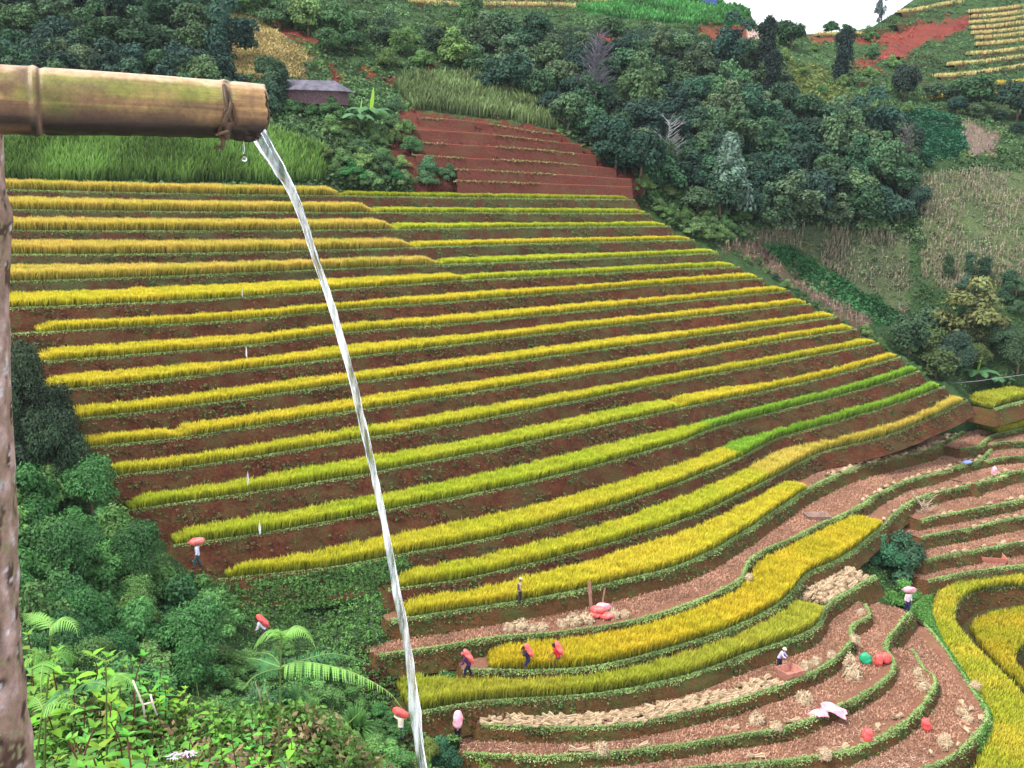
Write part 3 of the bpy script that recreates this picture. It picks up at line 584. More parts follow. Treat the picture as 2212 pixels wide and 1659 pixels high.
# ---------------------------------------------------------------- ground cover
TERPOLY = [(-200,400),(0,404),(740,415),(1375,425),(1410,455),(1550,540),(1760,655),(1900,740),(2045,830),(2110,860),(2150,880),(2212,862),(2600,850),(2600,2000),(1040,2000),(1030,1560),(870,1560),(880,1520),(980,1460),(820,1420),(860,1340),(840,1270),(470,1258),(380,1180),(280,1105),(180,1035),(120,975),(95,845),(20,720),(-200,700)]
HOLE = [(1840,1250),(1880,1120),(1960,1090),(2020,1130),(2020,1250),(2060,1300),(2000,1340),(1960,1330),(1880,1260)]
def scatter(n, box, cond):
    u = rng.uniform(box[0], box[2], n); v = rng.uniform(box[1], box[3], n); k = cond(u, v) & (v > vsky(u)+3); return u[k], v[k]
INT = lambda u, v: inpoly(u, v, TERPOLY) & ~inpoly(u, v, HOLE)
BARE = [COV[i][0] for i in (3, 4, 5, 6, 8, 9, 10, 11, 12, 13, 15, 16, 18, 19, 20, 21, 22, 23, 24)]
def bare(u, v):
    r = np.zeros(u.shape, bool)
    for p in BARE: r |= inpoly(u, v, p)
    return r
u, v = scatter(26000, (-180, -20, 2380, 1800), lambda u, v: ~INT(u, v) & (~bare(u, v) | (rng.uniform(0, 1, u.shape) < np.where(u > 1560, .45, .1))))
B = base(u, v); c = cover(u, v, 30)*1.05*(1+.35*noise2(B[:, 0], B[:, 1], 61, 7))[:, None]; c = c*(1+rng.normal(0, .08, c.shape)); r = np.clip(B[:, 1]/150, .35, 1.3)
u2, v2 = scatter(9000, (-100, 1040, 1060, 1740), lambda u, v: ~INT(u, v)); u3, v3 = scatter(900, (1835, 1090, 2070, 1345), lambda u, v: inpoly(u, v, HOLE)); u, v = np.r_[u, u2, u3], np.r_[v, v2, v3]
Bn = base(np.r_[u2, u3], np.r_[v2, v3]); cn = srgb(96, 140, 72)*(1+.55*noise2(Bn[:, 0], Bn[:, 1], 66, 3)+rng.uniform(-.3, .3, len(Bn)))[:, None]; B = np.vstack([B, Bn]); c = np.vstack([c, cn]); r = np.clip(B[:, 1]/150, .35, 1.3)
B2 = B.copy(); B2[:, 2] += .05
acc(clumps(B2, rng.uniform(.35, .95, len(u))*r, 22, .2*np.clip(r, .45, 1.2), np.clip(c, .01, .7), .8, .35)); u4, v4 = scatter(9000, (-100, -10, 2300, 520), lambda u, v: ~INT(u, v) & ~bare(u, v) & (~inpoly(u, v, COV[25][0])) & (~inpoly(u, v, COV[26][0]))); B4 = base(u4, v4); c4 = cover(u4, v4, 30)*1.25*(1+.5*noise2(B4[:, 0], B4[:, 1], 67, 6)+rng.uniform(-.3, .3, len(B4)))[:, None]
rd = c4[:, 0] > c4[:, 1]*1.12; c4[rd] = srgb(96, 128, 70)*rng.uniform(.7, 1.2, rd.sum())[:, None]
acc(clumps(B4, rng.uniform(.5, 1.5, len(u4)), 34, .26, np.clip(c4, .01, .6), .85, .4))
flush('undergrowth', M_grass, 'low tangled shrubs and weeds covering the hillsides', 'undergrowth')
def grass(name, n, box, cond, h, w, c1, c2, lab, lean=.5, cat='grass', mat=None, bend=.5):
    u, v = scatter(n, box, cond); P = base(u, v); n = len(u); sc = np.clip(P[:, 1]/110, .3, 2)
    j = (1+.45*noise2(P[:, 0], P[:, 1], 44, 3)+rng.uniform(-.3, .3, n))[:, None]*np.array([1, 1, 1.])
    P[:, 2] -= .05; V, f4, f3, c = blades(P, h*rng.uniform(.6, 1.15, n), w*sc, lean, np.array(c1)*j, np.clip(np.array(c2)*j, 0, .9), bend)
    o = npmesh(name, V, [f4, f3], mat or M_grass, None, c); tag(o, lab, cat, kind='stuff'); return o
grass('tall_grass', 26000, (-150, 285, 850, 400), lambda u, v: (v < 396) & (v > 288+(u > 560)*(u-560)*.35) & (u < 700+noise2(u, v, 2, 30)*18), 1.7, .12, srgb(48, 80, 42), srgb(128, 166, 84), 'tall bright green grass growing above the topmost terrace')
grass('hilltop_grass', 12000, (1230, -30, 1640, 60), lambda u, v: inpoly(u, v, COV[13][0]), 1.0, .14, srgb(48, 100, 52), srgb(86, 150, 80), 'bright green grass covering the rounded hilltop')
grass('slope_grass', 9000, (840, 170, 1230, 280), lambda u, v: inpoly(u, v, [(850,190),(920,160),(1060,170),(1190,240),(1215,285),(1090,258),(890,240)]), 1.6, .12, srgb(74, 92, 60), srgb(124, 144, 92), 'pale tall grass above the red earth steps')
grass('bean_leaves', 6000, (1950, 230, 2100, 350), lambda u, v: inpoly(u, v, COV[18][0]), .5, .35, srgb(34, 76, 56), srgb(46, 104, 74), 'dense blue green leafy crop on the far right slope', .9)
grass('young_crop', 6000, (1630, 520, 1970, 710), lambda u, v: inpoly(u, v, COV[22][0]), .4, .3, srgb(44, 86, 52), srgb(66, 120, 72), 'green creeping crop running down between the dry maize fields', .9)
grass('dry_field_stalks', 9000, (460, 20, 670, 175), lambda u, v: inpoly(u, v, COV[3][0]), .45, .14, srgb(140, 128, 80), srgb(190, 172, 120), 'dry yellowed stalks on the bare slope above the hut', .9)
MC = lambda u, v: inpoly(u, v, COV[19][0]) | inpoly(u, v, COV[20][0]) | inpoly(u, v, COV[21][0]) | inpoly(u, v, COV[23][0])
u, v = scatter(20000, (1540, 250, 2380, 730), lambda u, v: MC(u, v) & ~inpoly(u, v, COV[22][0]) & (noise2(u, v, 12, 50)+rng.uniform(-.6, .6, u.shape) > -.15)); P = base(u, v); n = len(u)
pk = inpoly(u, v, COV[23][0]); c = np.where(pk[:, None], srgb(164, 140, 128), srgb(168, 160, 136))*(1+rng.uniform(-.3, .25, n))[:, None]
V, f4, f3, cc = blades(P, 1.0*rng.uniform(.5, 1.15, n), .06, .12, c*.7, c, .1); Vs.append(V); Fs.append(f4); Cs.append(cc); off = len(V)
Q = np.repeat(P, 3, 0); Q[:, 2] += rng.uniform(.1, .55, len(Q)); V2, g4, g3, c2 = blades(Q, .4, .07, 1.3, np.repeat(c, 3, 0)*.6, np.repeat(c, 3, 0)*.9, 1.6)
o = npmesh('dry_maize', np.vstack([V, V2]), [np.vstack([f4, g4+len(V)]), np.vstack([f3, g3+len(V)])], M_dry, None, np.vstack([cc, c2])); tag(o, 'dry pale maize stalks standing in rows on the right slope', 'maize', kind='stuff')
Vs, Fs, Cs, off = [], [], [], 0
# ---------------------------------------------------------------- trees and bushes
def crown_mesh(name, seed, nl, ls, shape, sub=22):
    r = np.random.default_rng(seed); Pn, Nn, Cc = [], [], []
    for b in range(sub):
        if shape == 'round': d = r.normal(size=3); d /= np.linalg.norm(d); c0 = np.array([0, 0, .78])+d*np.array([.66, .66, .52])*r.uniform(.55, 1); rr = r.uniform(.28, .46)
        elif shape == 'column': c0 = np.array([r.normal(0, .13), r.normal(0, .13), .15+2.0*b/sub]); rr = .5*(1-.4*b/sub)
        elif shape == 'cone': f = b/sub; a = b*2.4; c0 = np.array([math.cos(a)*.55*(1-f), math.sin(a)*.55*(1-f), .25+1.75*f]); rr = .48*(1-.5*f)
        elif shape == 'flat': d = r.normal(size=3); c0 = np.array([d[0]*.42, d[1]*.42, .72+.36*d[2]]); rr = r.uniform(.28, .46)
        else: a = r.uniform(0, 6.28); q = r.uniform(0, .95); c0 = np.array([math.cos(a)*q, math.sin(a)*q, .2+.85*r.uniform(0, 1)*(1.1-q)]); rr = r.uniform(.17, .4)
        n = int(nl/sub); d = r.normal(size=(n, 3)); d /= np.linalg.norm(d, axis=1)[:, None]; d[:, 2] = np.where(d[:, 2] < -.35, -d[:, 2], d[:, 2])
        q = r.uniform(.35, 1.12, n)**.5; lump = 1+.18*np.sin(d[:, 0]*7+b)*np.cos(d[:, 1]*6+b*2)
        Pn.append(c0+d*(rr*q*lump)[:, None]*np.array([1, 1, .8])); Nn.append(d+r.normal(size=(n, 3))*.5+np.array([0, 0, .45])); Cc.append(np.ones((n, 1))*r.uniform(.72, 1.25)*(1+r.uniform(-.3, .3, n))[:, None]*np.array([[1, 1, 1]])*(1+r.normal(0, .06, (n, 3))))
    P = np.vstack(Pn); nn = np.vstack(Nn); cc = np.vstack(Cc); n = len(P)
    nn /= np.linalg.norm(nn, axis=1)[:, None]; a = np.cross(nn, r.normal(size=(n, 3))); a /= np.linalg.norm(a, axis=1)[:, None]; b_ = np.cross(nn, a); s = (ls*r.uniform(.55, 1.35, n))[:, None]
    V = np.stack([P-a*s*.85, P-b_*s*.5-nn*s*.1, P+a*s*.85, P+b_*s*.5-nn*s*.1], 1).reshape(-1, 3); i = np.arange(n)*4
    return V, np.stack([i, i+1, i+2, i+3], 1), np.repeat(cc, 4, 0)
PROTO = {}
def make_tree(key, name, seed, nl, ls, shape, th=.5):
    root = empty(name, (0, 0, 0)); V, f, c = crown_mesh('crown', seed, nl, ls, shape); npmesh('crown', V, [f], M_leaf, root, np.clip(c, 0, 2))
    b = MB(); top = .95 if shape != 'bush' else .4
    b.tube([(0, 0, -.25), (.02, .01, .2), (.03, -.02, .6*top), (0, 0, top)], [.07, .055, .04, .015], 7)
    r = random.Random(seed)
    for i in range(6):
        a = r.uniform(0, 6.28); z0 = r.uniform(.25, .7)*top; b.tube([(0, 0, z0), (math.cos(a)*.25, math.sin(a)*.25, z0+.2), (math.cos(a)*.5, math.sin(a)*.5, z0+.32)], [.03, .02, .008], 5)
    b.build('trunk', M_bark, root, True); PROTO[key] = root; root['unused'] = 1; return root
def place(key, loc, sc, rz, col, name, label, cat, group=None, szz=1.0):
    src = PROTO[key]
    if 'unused' in src: r = src; del src['unused']; kids = list(src.children)
    else:
        r = src.copy(); C.objects.link(r); kids = []
        for ch in src.children: d = ch.copy(); C.objects.link(d); d.parent = r; kids.append(d)
    r.name = name; r.location = loc; r.scale = (sc, sc, sc*szz); r.rotation_euler = (0, 0, rz)
    for ch in kids:
        if ch.name.startswith('crown'): ch.color = (*[float(x) for x in col], 1)
    for q in ('label', 'category', 'group'):
        if q in r: del r[q]
    return tag(r, label, cat, group)
for i in range(5): make_tree('r%d' % i, 'broadleaf_tree', 100+i, 5200, .085, 'round')
for i in range(2): make_tree('f%d' % i, 'broadleaf_tree', 140+i, 4200, .09, 'flat')
make_tree('col', 'columnar_tree', 120, 5000, .08, 'column'); make_tree('cone', 'conical_tree', 121, 6000, .085, 'cone')
for i in range(4): make_tree('b%d' % i, 'bush', 160+i, 9000, .062, 'bush')
for i in range(2): make_tree('t%d' % i, 'leafy_tree', 180+i, 15000, .045, 'round')
def darts(poly, du, dv, ntry, seed, lim=999):
    r = np.random.default_rng(seed); pu = [p[0] for p in poly]; pv = [p[1] for p in poly]; out_ = []
    for _ in range(ntry):
        a, b = r.uniform(min(pu), max(pu)), r.uniform(min(pv), max(pv))
        if not inpoly(np.array([a]), np.array([b]), poly)[0]: continue
        if all(((a-x)/du)**2+((b-y)/dv)**2 > 1 for x, y in out_): out_.append((a, b))
        if len(out_) >= lim: break
    return sorted(out_, key=lambda q: q[1])
def woods(poly, du, dv, seed, keys, smin, smax, cols, name, label, cat, group, lim=999, szz=(.9, 1.25)):
    pts = darts(poly, du, dv, 5000, seed, lim); r = random.Random(seed); P = base([p[0] for p in pts], [p[1] for p in pts])
    for (a, b), p in zip(pts, P):
        c = np.array(r.choice(cols))*r.uniform(.75, 1.25); c = c*np.array([r.uniform(.85, 1.15), 1, r.uniform(.88, 1.12)])*(np.array([.62, .74, .86]) if cols is DK else 1)
        place(r.choice(keys), p, r.uniform(smin, smax), r.uniform(0, 6.28), c, name, label, cat, group, r.uniform(*szz))
    return len(pts)
DK = [srgb(66, 96, 66), srgb(78, 108, 70), srgb(60, 90, 70), srgb(94, 120, 76), srgb(54, 80, 62), srgb(104, 124, 82)]
MD = [srgb(84, 120, 70), srgb(98, 130, 74), srgb(74, 112, 72), srgb(106, 136, 82)]
RK = ['r0', 'r1', 'r2', 'r3', 'r4', 'f0', 'f1']
n1 = woods([(1010,130),(1160,100),(1330,90),(1500,130),(1640,130),(1690,230),(1820,290),(1960,310),(1990,420),(1970,500),(1780,505),(1640,500),(1520,480),(1400,420),(1330,370),(1215,280),(1150,230),(1040,200)], 46, 30, 1, RK, 1.7, 3.3, DK, 'broadleaf_tree', 'dark green tree of the wood filling the gully right of the red earth steps', 'tree', 'trees of the wood in the gully')
n2 = woods([(-120,30),(60,10),(250,20),(480,10),(500,120),(490,210),(480,290),(-120,290)], 58, 38, 2, RK, 2.0, 3.0, DK, 'broadleaf_tree', 'dark green tree of the wood in the upper left corner behind the bamboo spout', 'tree', 'trees of the upper left wood')
n3 = woods([(500,0),(600,20),(720,60),(860,90),(1010,50),(1060,90),(1020,150),(860,150),(700,130),(680,80),(580,50),(500,20)], 48, 28, 3, RK+['b0', 'b1'], 1.6, 2.6, MD+DK[:2], 'broadleaf_tree', 'small green tree on the slope between the hut and the hilltop', 'tree', 'small trees on the slope above the hut')
n4 = woods([(560,195),(610,160),(612,260),(575,285)], 24, 18, 4, ['r0', 'r2', 'col'], 1.4, 2.0, [DK[0], DK[2]], 'broadleaf_tree', 'dark tree standing just left of the wooden hut', 'tree', 'dark trees left of the hut', 6)
n5 = woods([(700,270),(860,220),(900,360),(980,395),(960,412),(740,404),(700,350)], 42, 24, 5, ['b0', 'b1', 'b2', 'b3'], .9, 1.5, MD, 'bush', 'green bush on the slope under the banana plants', 'bush', 'bushes left of the red earth steps')
n6 = woods([(1380,410),(1470,430),(1600,480),(1600,520),(1520,520),(1420,460)], 30, 20, 6, ['b0', 'b1', 'b2', 'b3'], .9, 1.5, [srgb(104, 130, 78), srgb(84, 116, 66)], 'bush', 'pale green bush at the top right end of the terraces', 'bush', 'pale bushes at the right end of the upper terraces')
n7 = woods([(1620,560),(1760,660),(1880,730),(1960,790),(2000,830),(1960,800),(1850,720),(1740,655),(1600,560)], 26, 14, 7, ['b0', 'b1', 'b2'], .5, .85, DK+MD, 'bush', 'low bush in the ditch along the right ends of the terraces', 'bush', 'low bushes along the terrace ends')
n8 = woods([(1930,740),(2010,700),(2100,720),(2190,780),(2210,840),(2110,850),(2000,820)], 40, 26, 8, ['t0', 't1', 'r1', 'r3'], 1.9, 2.8, [DK[0], DK[2], srgb(80, 96, 56)], 'leafy_tree', 'dark tree in the gully grove at the right edge', 'tree', 'trees of the right hand grove', 12)
n9 = woods([(2040,600),(2120,590),(2212,640),(2300,640),(2300,700),(2212,690),(2100,640)], 40, 24, 9, ['b1', 'b3', 'col'], 1.0, 1.5, [DK[0], DK[2]], 'bush', 'dark upright bush above the right hand grove', 'bush', 'dark bushes above the grove', 12)
n10 = woods([(1640,90),(1900,85),(1990,200),(1960,270),(1830,240),(1700,160)], 56, 34, 10, ['b0', 'b2', 'r3', 'f0'], .9, 1.6, MD, 'bush', 'green bush on the yellowish slope under the skyline gap', 'bush', 'bushes under the skyline gap', 22)
n11 = woods([(2000,215),(2212,220),(2340,230),(2340,300),(2212,300),(2080,270)], 40, 26, 14, RK, 1.2, 2.1, DK, 'broadleaf_tree', 'dark tree in the row below the far pale rice strips', 'tree', 'tree row below the far rice strips', 14)
NEARC = [srgb(70, 118, 64), srgb(84, 132, 70), srgb(60, 106, 60), srgb(98, 140, 76)]
n12 = woods([(-80,1130),(130,1080),(220,1120),(250,1200),(330,1290),(440,1330),(480,1400),(450,1480),(-80,1560)], 62, 40, 11, ['b0', 'b1', 'b2', 'b3', 't0'], 1.3, 2.2, NEARC, 'bush', 'dense green bush of the thicket at the lower left', 'bush', 'bushes of the lower left thicket', 60, (.9, 1.4))
n13 = woods([(470,1430),(600,1400),(720,1480),(840,1560),(850,1660),(600,1640),(430,1560)], 70, 40, 12, ['b0', 'b1', 'b2', 'b3'], .7, 1.25, NEARC, 'bush', 'low green bush on the slope behind the big fern', 'bush', 'low bushes behind the big fern', 40, (.7, 1.1))
n14 = woods([(-60,960),(60,900),(110,960),(150,1060),(60,1100),(-60,1080)], 36, 30, 13, ['t0', 't1'], 1.7, 2.2, [srgb(48, 68, 50), srgb(56, 78, 52)], 'leafy_tree', 'tall dark tree at the left edge beside the terraces', 'tree', 'tall dark trees at the left edge', 7, (1.4, 1.8))
print('trees', n1, n2, n3, n4, n5, n6, n7, n8, n9, n10, n11, n12, n13, n14)
def one(key, u, v, sc, col, name, label, cat, szz=1.0, rz=0.): return place(key, base(u, v)[0], sc, rz, col, name, label, cat, None, szz)
one('cone', 1568, 462, 3.1, srgb(108, 136, 120), 'conical_tree', 'silvery pale green conical tree at the lower edge of the dark wood', 'tree', 1.35)
one('col', 1652, 168, 2.5, srgb(38, 56, 50), 'columnar_tree', 'dark narrow tree left of the yellowish slope, upper one', 'tree', 1.5)
one('col', 1665, 215, 2.2, srgb(36, 54, 48), 'columnar_tree', 'dark narrow tree left of the yellowish slope, lower one', 'tree', 1.3)
one('r2', 1708, 106, 3.0, srgb(48, 78, 50), 'broadleaf_tree', 'round dark tree standing right of the pale path at the skyline gap', 'tree', 1.1)
one('col', 1818, 178, 2.5, srgb(38, 60, 56), 'columnar_tree', 'lone dark column of a tree in the middle of the green slope', 'tree', 1.4)
one('r1', 1952, 216, 2.6, srgb(44, 62, 54), 'broadleaf_tree', 'dark slender tree above the blue green crop patch', 'tree', 1.3)
one('r3', 2100, 238, 3.5, srgb(58, 92, 58), 'broadleaf_tree', 'big round tree below the far pale rice strips', 'tree', 1.0)
one('r0', 2195, 262, 3.4, srgb(44, 72, 56), 'broadleaf_tree', 'big dark tree cut by the right edge below the far hill', 'tree', 1.2)
one('f0', 2075, 730, 3.7, srgb(112, 118, 72), 'leafy_tree', 'yellowish flat topped tree crowning the right hand grove', 'tree', 1.0)
one('f1', 1900, 46, 1.0, srgb(86, 104, 108), 'slender_tree', 'tiny slender tree alone against the white sky', 'tree', 2.6)
one('b2', 1795, 70, 1.9, srgb(56, 100, 58), 'bush', 'green bush on the skyline right of the gap', 'bush', .9)
one('b1', 1830, 72, 1.6, srgb(60, 108, 60), 'bush', 'second green bush on the skyline, nearer the right hill', 'bush', .9)
one('b3', 1655, 76, 1.8, srgb(78, 124, 66), 'bush', 'green bush just right of the pale path', 'bush', 1.0)
one('b2', 1940, 1245, 2.7, srgb(60, 96, 70), 'bush', 'dark round bush in the green gap between the terraces at the right', 'bush', 1.2)
one('b0', 1893, 1222, 1.9, srgb(64, 120, 84), 'bush', 'lighter green bush left of the dark round bush in the terrace gap', 'bush', 1.1)
one('b1', 2000, 1300, 2.0, srgb(70, 124, 64), 'bush', 'bright green bush at the lower right of the terrace gap', 'bush', 1.0)
one('b3', 762, 388, 1.7, srgb(64, 124, 68), 'bush', 'round glossy green bush at the left over the topmost terrace', 'bush', .8)
one('b0', 848, 392, 1.2, srgb(56, 112, 64), 'bush', 'smaller green bush right of the round glossy one', 'bush', .9)
for i, (a, b, s, c, l) in enumerate([(955,1655,1.0,srgb(52,98,70),'dark green shrub right of the falling water at the bottom edge'),(1035,1625,1.1,srgb(92,134,74),'light green shrub right of the man seen from behind'),(925,1640,.8,srgb(120,138,66),'yellowish shrub crossed by the falling water'),
      (1300,1640,.75,srgb(72,120,74),'young sapling in front of the lowest straw heap'),(1245,1640,.6,srgb(124,140,60),'thin yellow green sapling left of the young sapling'),(1480,1655,.9,srgb(62,104,66),'green shrub at the bottom edge in the middle'),(1040,1690,1.1,srgb(120,150,66),'lime green shrub at the bottom edge right of the water')]):
    one('b%d' % (i % 4), a, b, s, c, 'shrub', l, 'shrub', 1.3)
one('b3', 1950, 1180, 1.7, srgb(84, 128, 80), 'bush', 'pale green bush below the leafless dry shrub', 'bush', 1.1)
one('b0', 1950, 1310, 1.6, srgb(88, 140, 66), 'bush', 'bright bush just above the person under the pale sack', 'bush', 1.0)
one('b1', 632, 244, 1.2, srgb(70, 108, 66), 'bush', 'bush under the left corner of the hut', 'bush', 1.0)
one('b3', 716, 252, 1.5, srgb(78, 116, 70), 'bush', 'bush under the right corner of the hut', 'bush', 1.0)
one('b2', 676, 250, 1.1, srgb(64, 104, 60), 'bush', 'bush in front of the middle of the hut', 'bush', .9)
one('b1', 2128, 902, 1.7, srgb(70, 104, 62), 'bush', 'green bush at the left corner of the olive rice patch beneath the gully', 'bush', 1.0)
one('b2', 2142, 872, 1.4, srgb(84, 120, 70), 'bush', 'smaller bush behind the left corner of the olive rice patch', 'bush', 1.0)
# bare trees
def bare_tree(u, v, h, col, label, seed, y=None, spread=.35, nb=46, thick=1.0):
    root = empty('bare_tree', base(u, v)[0]); r = random.Random(seed); b = MB(); t = MB()
    m = plain('pale_bark_%d' % seed, col, .9, .2, 5)
    t.tube([(0, 0, -.3), (.02*h, 0, .3*h), (-.01*h, .01*h, .65*h), (0, 0, .95*h)], [.035*h*thick, .025*h*thick, .015*h*thick, .004*h], 7); t.build('trunk', m, root, True)
    for i in range(nb):
        z = r.uniform(.22, .9)*h; a = r.uniform(0, 6.28); l = spread*h*r.uniform(.4, 1)*(1.15-z/h*.6); up = r.uniform(.35, .9)*l
        p1 = np.array([math.cos(a)*l*.5, math.sin(a)*l*.5, z+up*.55]); p2 = np.array([math.cos(a+.2)*l, math.sin(a+.2)*l, z+up*1.25])
        b.tube([(0, 0, z), p1, p2], [.011*h*thick, .007*h*thick, .0025*h], 4)
        for j in range(5):
            a2 = a+r.uniform(-1.2, 1.2); s = p1+(p2-p1)*r.random(); e = s+np.array([math.cos(a2), math.sin(a2), r.uniform(.3, 1)])*l*.35; b.tube([s, e], [.004*h, .0015*h], 3)
    b.build('branches', m, root); return tag(root, label, 'tree')
bare_tree(1282, 250, 10, srgb(96, 92, 102), 'tall leafless mauve grey tree in the middle of the dark wood', 1, nb=130, thick=.35, spread=.24)
bare_tree(1440, 382, 6.5, srgb(132, 134, 134), 'leafless pale tree at the right above the red earth steps', 2)
bare_tree(1945, 380, 6.5, srgb(92, 78, 88), 'leafless purplish tree at the right end of the dark wood', 3)
bare_tree(1985, 1162, 3.6, srgb(190, 170, 150), 'leafless dry shrub beside the straw at the head of the terrace gap', 4, spread=.5, nb=60)
# banana plants
def banana(u, v, h, label, seed, ups=2):
    P0 = base(u, v)[0]; root = empty('banana_plant', P0); r = random.Random(seed); t = MB()
    t.tube([(0, 0, -.2), (0, 0, .2*h), (.02, 0, .42*h)], [.1, .085, .06], 10, srgb(90, 100, 60)); t.build('stem', M_grass, root, True)
    n = 9
    for i in range(n):
        a = i*2.4+r.uniform(-.3, .3); up = i < ups; L_ = h*(.55 if up else r.uniform(.55, .72)); k = 14; V = []; d = np.array([math.cos(a), math.sin(a), 0]); s_ = np.array([-math.sin(a), math.cos(a), 0])
        for j in range(k):
            f = j/(k-1); x = L_*(f*.12 if up else .95*math.sin(f*1.25)/.95*.85); z = .4*h+(L_*f if up else L_*(.75*f-.95*f*f*r.uniform(.95, 1.0))); w = .26*h*.42*math.sin(min(1, f*1.05+.12)*math.pi)**.6*(1 if j < k-1 else .05)
            tear = r.uniform(.85, 1.0); p = d*x+np.array([0, 0, z])
            V += [p-s_*w*tear-np.array([0, 0, w*.35]), p, p+s_*w*tear-np.array([0, 0, w*.35])]
        f = grid_faces(k, 3); b = MB(); b.add(V, f, None, srgb(160, 206, 70) if up else srgb(84, 130, 84)*r.uniform(.7, 1.2)); b.build('leaf', M_grass, root)
    return tag(root, label, 'banana plant')
banana(800, 292, 5.6, 'banana plant with one upright lime leaf right of the hut', 1, 1)
banana(776, 296, 4.6, 'smaller banana plant between the hut and the tall banana', 2, 1)
banana(2105, 845, 5.2, 'banana plant in front of the right hand grove', 3, 1)
banana(2145, 850, 4.4, 'lower banana plant with drooping leaves at the right of the grove', 4, 0)
# ---------------------------------------------------------------- people
def pmat(name, col, rough=.8, var=.15): return plain(name, np.array(col), rough, var, 14, .2, 0)
M_skin = pmat('skin', srgb(128, 88, 66), .6, .08)
def remesh(o, vox):
    m = o.modifiers.new('Remesh', 'REMESH'); m.mode = 'VOXEL'; m.voxel_size = vox; m.use_smooth_shade = True
    s = o.modifiers.new('Smooth', 'SMOOTH'); s.factor = .5; s.iterations = 2
def R2(v, a): return np.array([v[0]*math.cos(a)+v[2]*math.sin(a), v[1], -v[0]*math.sin(a)+v[2]*math.cos(a)])
def person(P, rz, label, shirt, legs, lean=0., stride=.2, arms='hang', head='hair', headcol=(.02, .018, .02), sc=1.0, sleeves=True, shorts=False, vest=None):
    root = empty('person', P, rz); root.scale = (sc,)*3; tag(root, label, 'person')
    hip = np.array([0, 0, .82-.05*stride]); up = R2(np.array([0, 0, 1.]), lean); fw = R2(np.array([1., 0, 0]), lean); sd_ = np.array([0, 1., 0])
    chest = hip+up*.34; neck = hip+up*.53; hl = lean*.55; hu = R2(np.array([0, 0, 1.]), hl); hf = R2(np.array([1., 0, 0]), hl)
    hd = neck+hu*.17+hf*.03
    b = MB(); b.tube([hip-up*.06, hip+up*.08, chest, hip+up*.46, neck], [.12, .125, .145, .13, .05], 14, cap=True, squash=.75)
    b.tube([neck-up*.03, neck+hu*.1], [.05, .048], 10)
    b.tube([hd-hu*.115+hf*.02, hd-hu*.08+hf*.015, hd-hu*.03, hd+hu*.04, hd+hu*.09, hd+hu*.118], [.03, .066, .082, .088, .066, .015], 14)
    b.tube([hd+hf*.075+hu*.01, hd+hf*.108-hu*.03, hd+hf*.082-hu*.045], [.01, .016, .008], 6)
    for s in (-1, 1): b.tube([hd+sd_*s*.08+hu*.02, hd+sd_*s*.098-hu*.01, hd+sd_*s*.085-hu*.035], [.012, .018, .008], 6)
    sh = MB(); tr = MB(); ft = MB()
    sh.tube([hip-up*.04, hip+up*.08, chest, hip+up*.47, neck+up*.0], [.15, .145, .165, .15, .07], 14, squash=.8)
    tr.tube([hip-up*.09, hip+up*.06], [.135, .138], 14, squash=.85)
    for s in (-1, 1):
        hp = hip+sd_*s*.085-up*.02; fx = stride*s; lift = .03 if s < 0 else 0
        an = np.array([fx, s*.09, .08+lift]); kn = (hp+an)/2+np.array([.07+abs(stride)*.12, 0, 0])
        b.tube([hp, (hp+kn)/2, kn, kn*.6+an*.4, an], [.085, .078, .055, .055, .038], 10)
        toe = an+np.array([.15, 0, -.05]); b.tube([an-np.array([.03, 0, .04]), an+np.array([.05, 0, -.045]), toe], [.036, .036, .024], 8)
        ft.tube([an-np.array([.045, 0, .045]), an+np.array([.05, 0, -.05]), toe+np.array([.02, 0, 0])], [.045, .045, .032], 8)
        end = .62 if shorts else .93
        q = [hp, (hp+kn)/2, kn]+([kn*.75+an*.25] if shorts else [kn*.55+an*.45, kn*.1+an*.9]); tr.tube(q, [.105, .1, .085]+([.08] if shorts else [.075, .065]), 10)
        sp_ = hip+up*.45+sd_*s*.165
        if arms == 'hang': el = sp_+np.array([-.02, s*.05, -.26]); wr_ = el+np.array([.1, 0, -.22])
        elif arms == 'hold': el = sp_+fw*.2-up*.1+sd_*s*.05; wr_ = sp_+up*.1+fw*.12+sd_*s*.02
        elif arms == 'down': el = sp_+np.array([.05, s*.03, -.26]); wr_ = el+np.array([.16, -s*.05, -.16])
        elif arms == 'reach': el = sp_+np.array([.16, s*.02, -.2]); wr_ = el+np.array([.2, -s*.08, -.08])
        elif arms == 'up': el = sp_+np.array([.04, s*.17, .1]); wr_ = sp_+np.array([.02, s*.06, .32])
        b.tube([sp_-sd_*s*.04, sp_, el, (el+wr_)/2, wr_], [.05, .055, .042, .038, .027], 10)
        d = (wr_-el)/np.linalg.norm(wr_-el); pe = wr_+d*.085; b.tube([wr_, wr_+d*.04, pe], [.026, .036, .034], 8, squash=.6)
        lat = np.cross(d, sd_); lat = lat/(np.linalg.norm(lat)+1e-6); cu = -sd_*s
        for j, (o_, l_) in enumerate(((-.03, .062), (-.01, .072), (.01, .068), (.029, .054))):
            p0 = pe-d*.01+lat*o_; b.tube([p0, p0+d*l_*.55+cu*.008, p0+d*l_*.95+cu*.028], [.0115, .0105, .008], 6)
        t0 = wr_+d*.03-lat*.03; b.tube([t0, t0+d*.03-lat*.022, t0+d*.06-lat*.024+cu*.01], [.0135, .012, .009], 6)
        if sleeves: sh.tube([sp_-sd_*s*.06, sp_, el, el*.35+wr_*.65], [.07, .075, .058, .05], 10)
        else: sh.tube([sp_-sd_*s*.06, sp_, sp_*.55+el*.45], [.07, .075, .062], 10)
    o = b.build('body', M_skin, root, True); remesh(o, .0095)
    o = sh.build('shirt', pmat('shirt', shirt), root, True); remesh(o, .016)
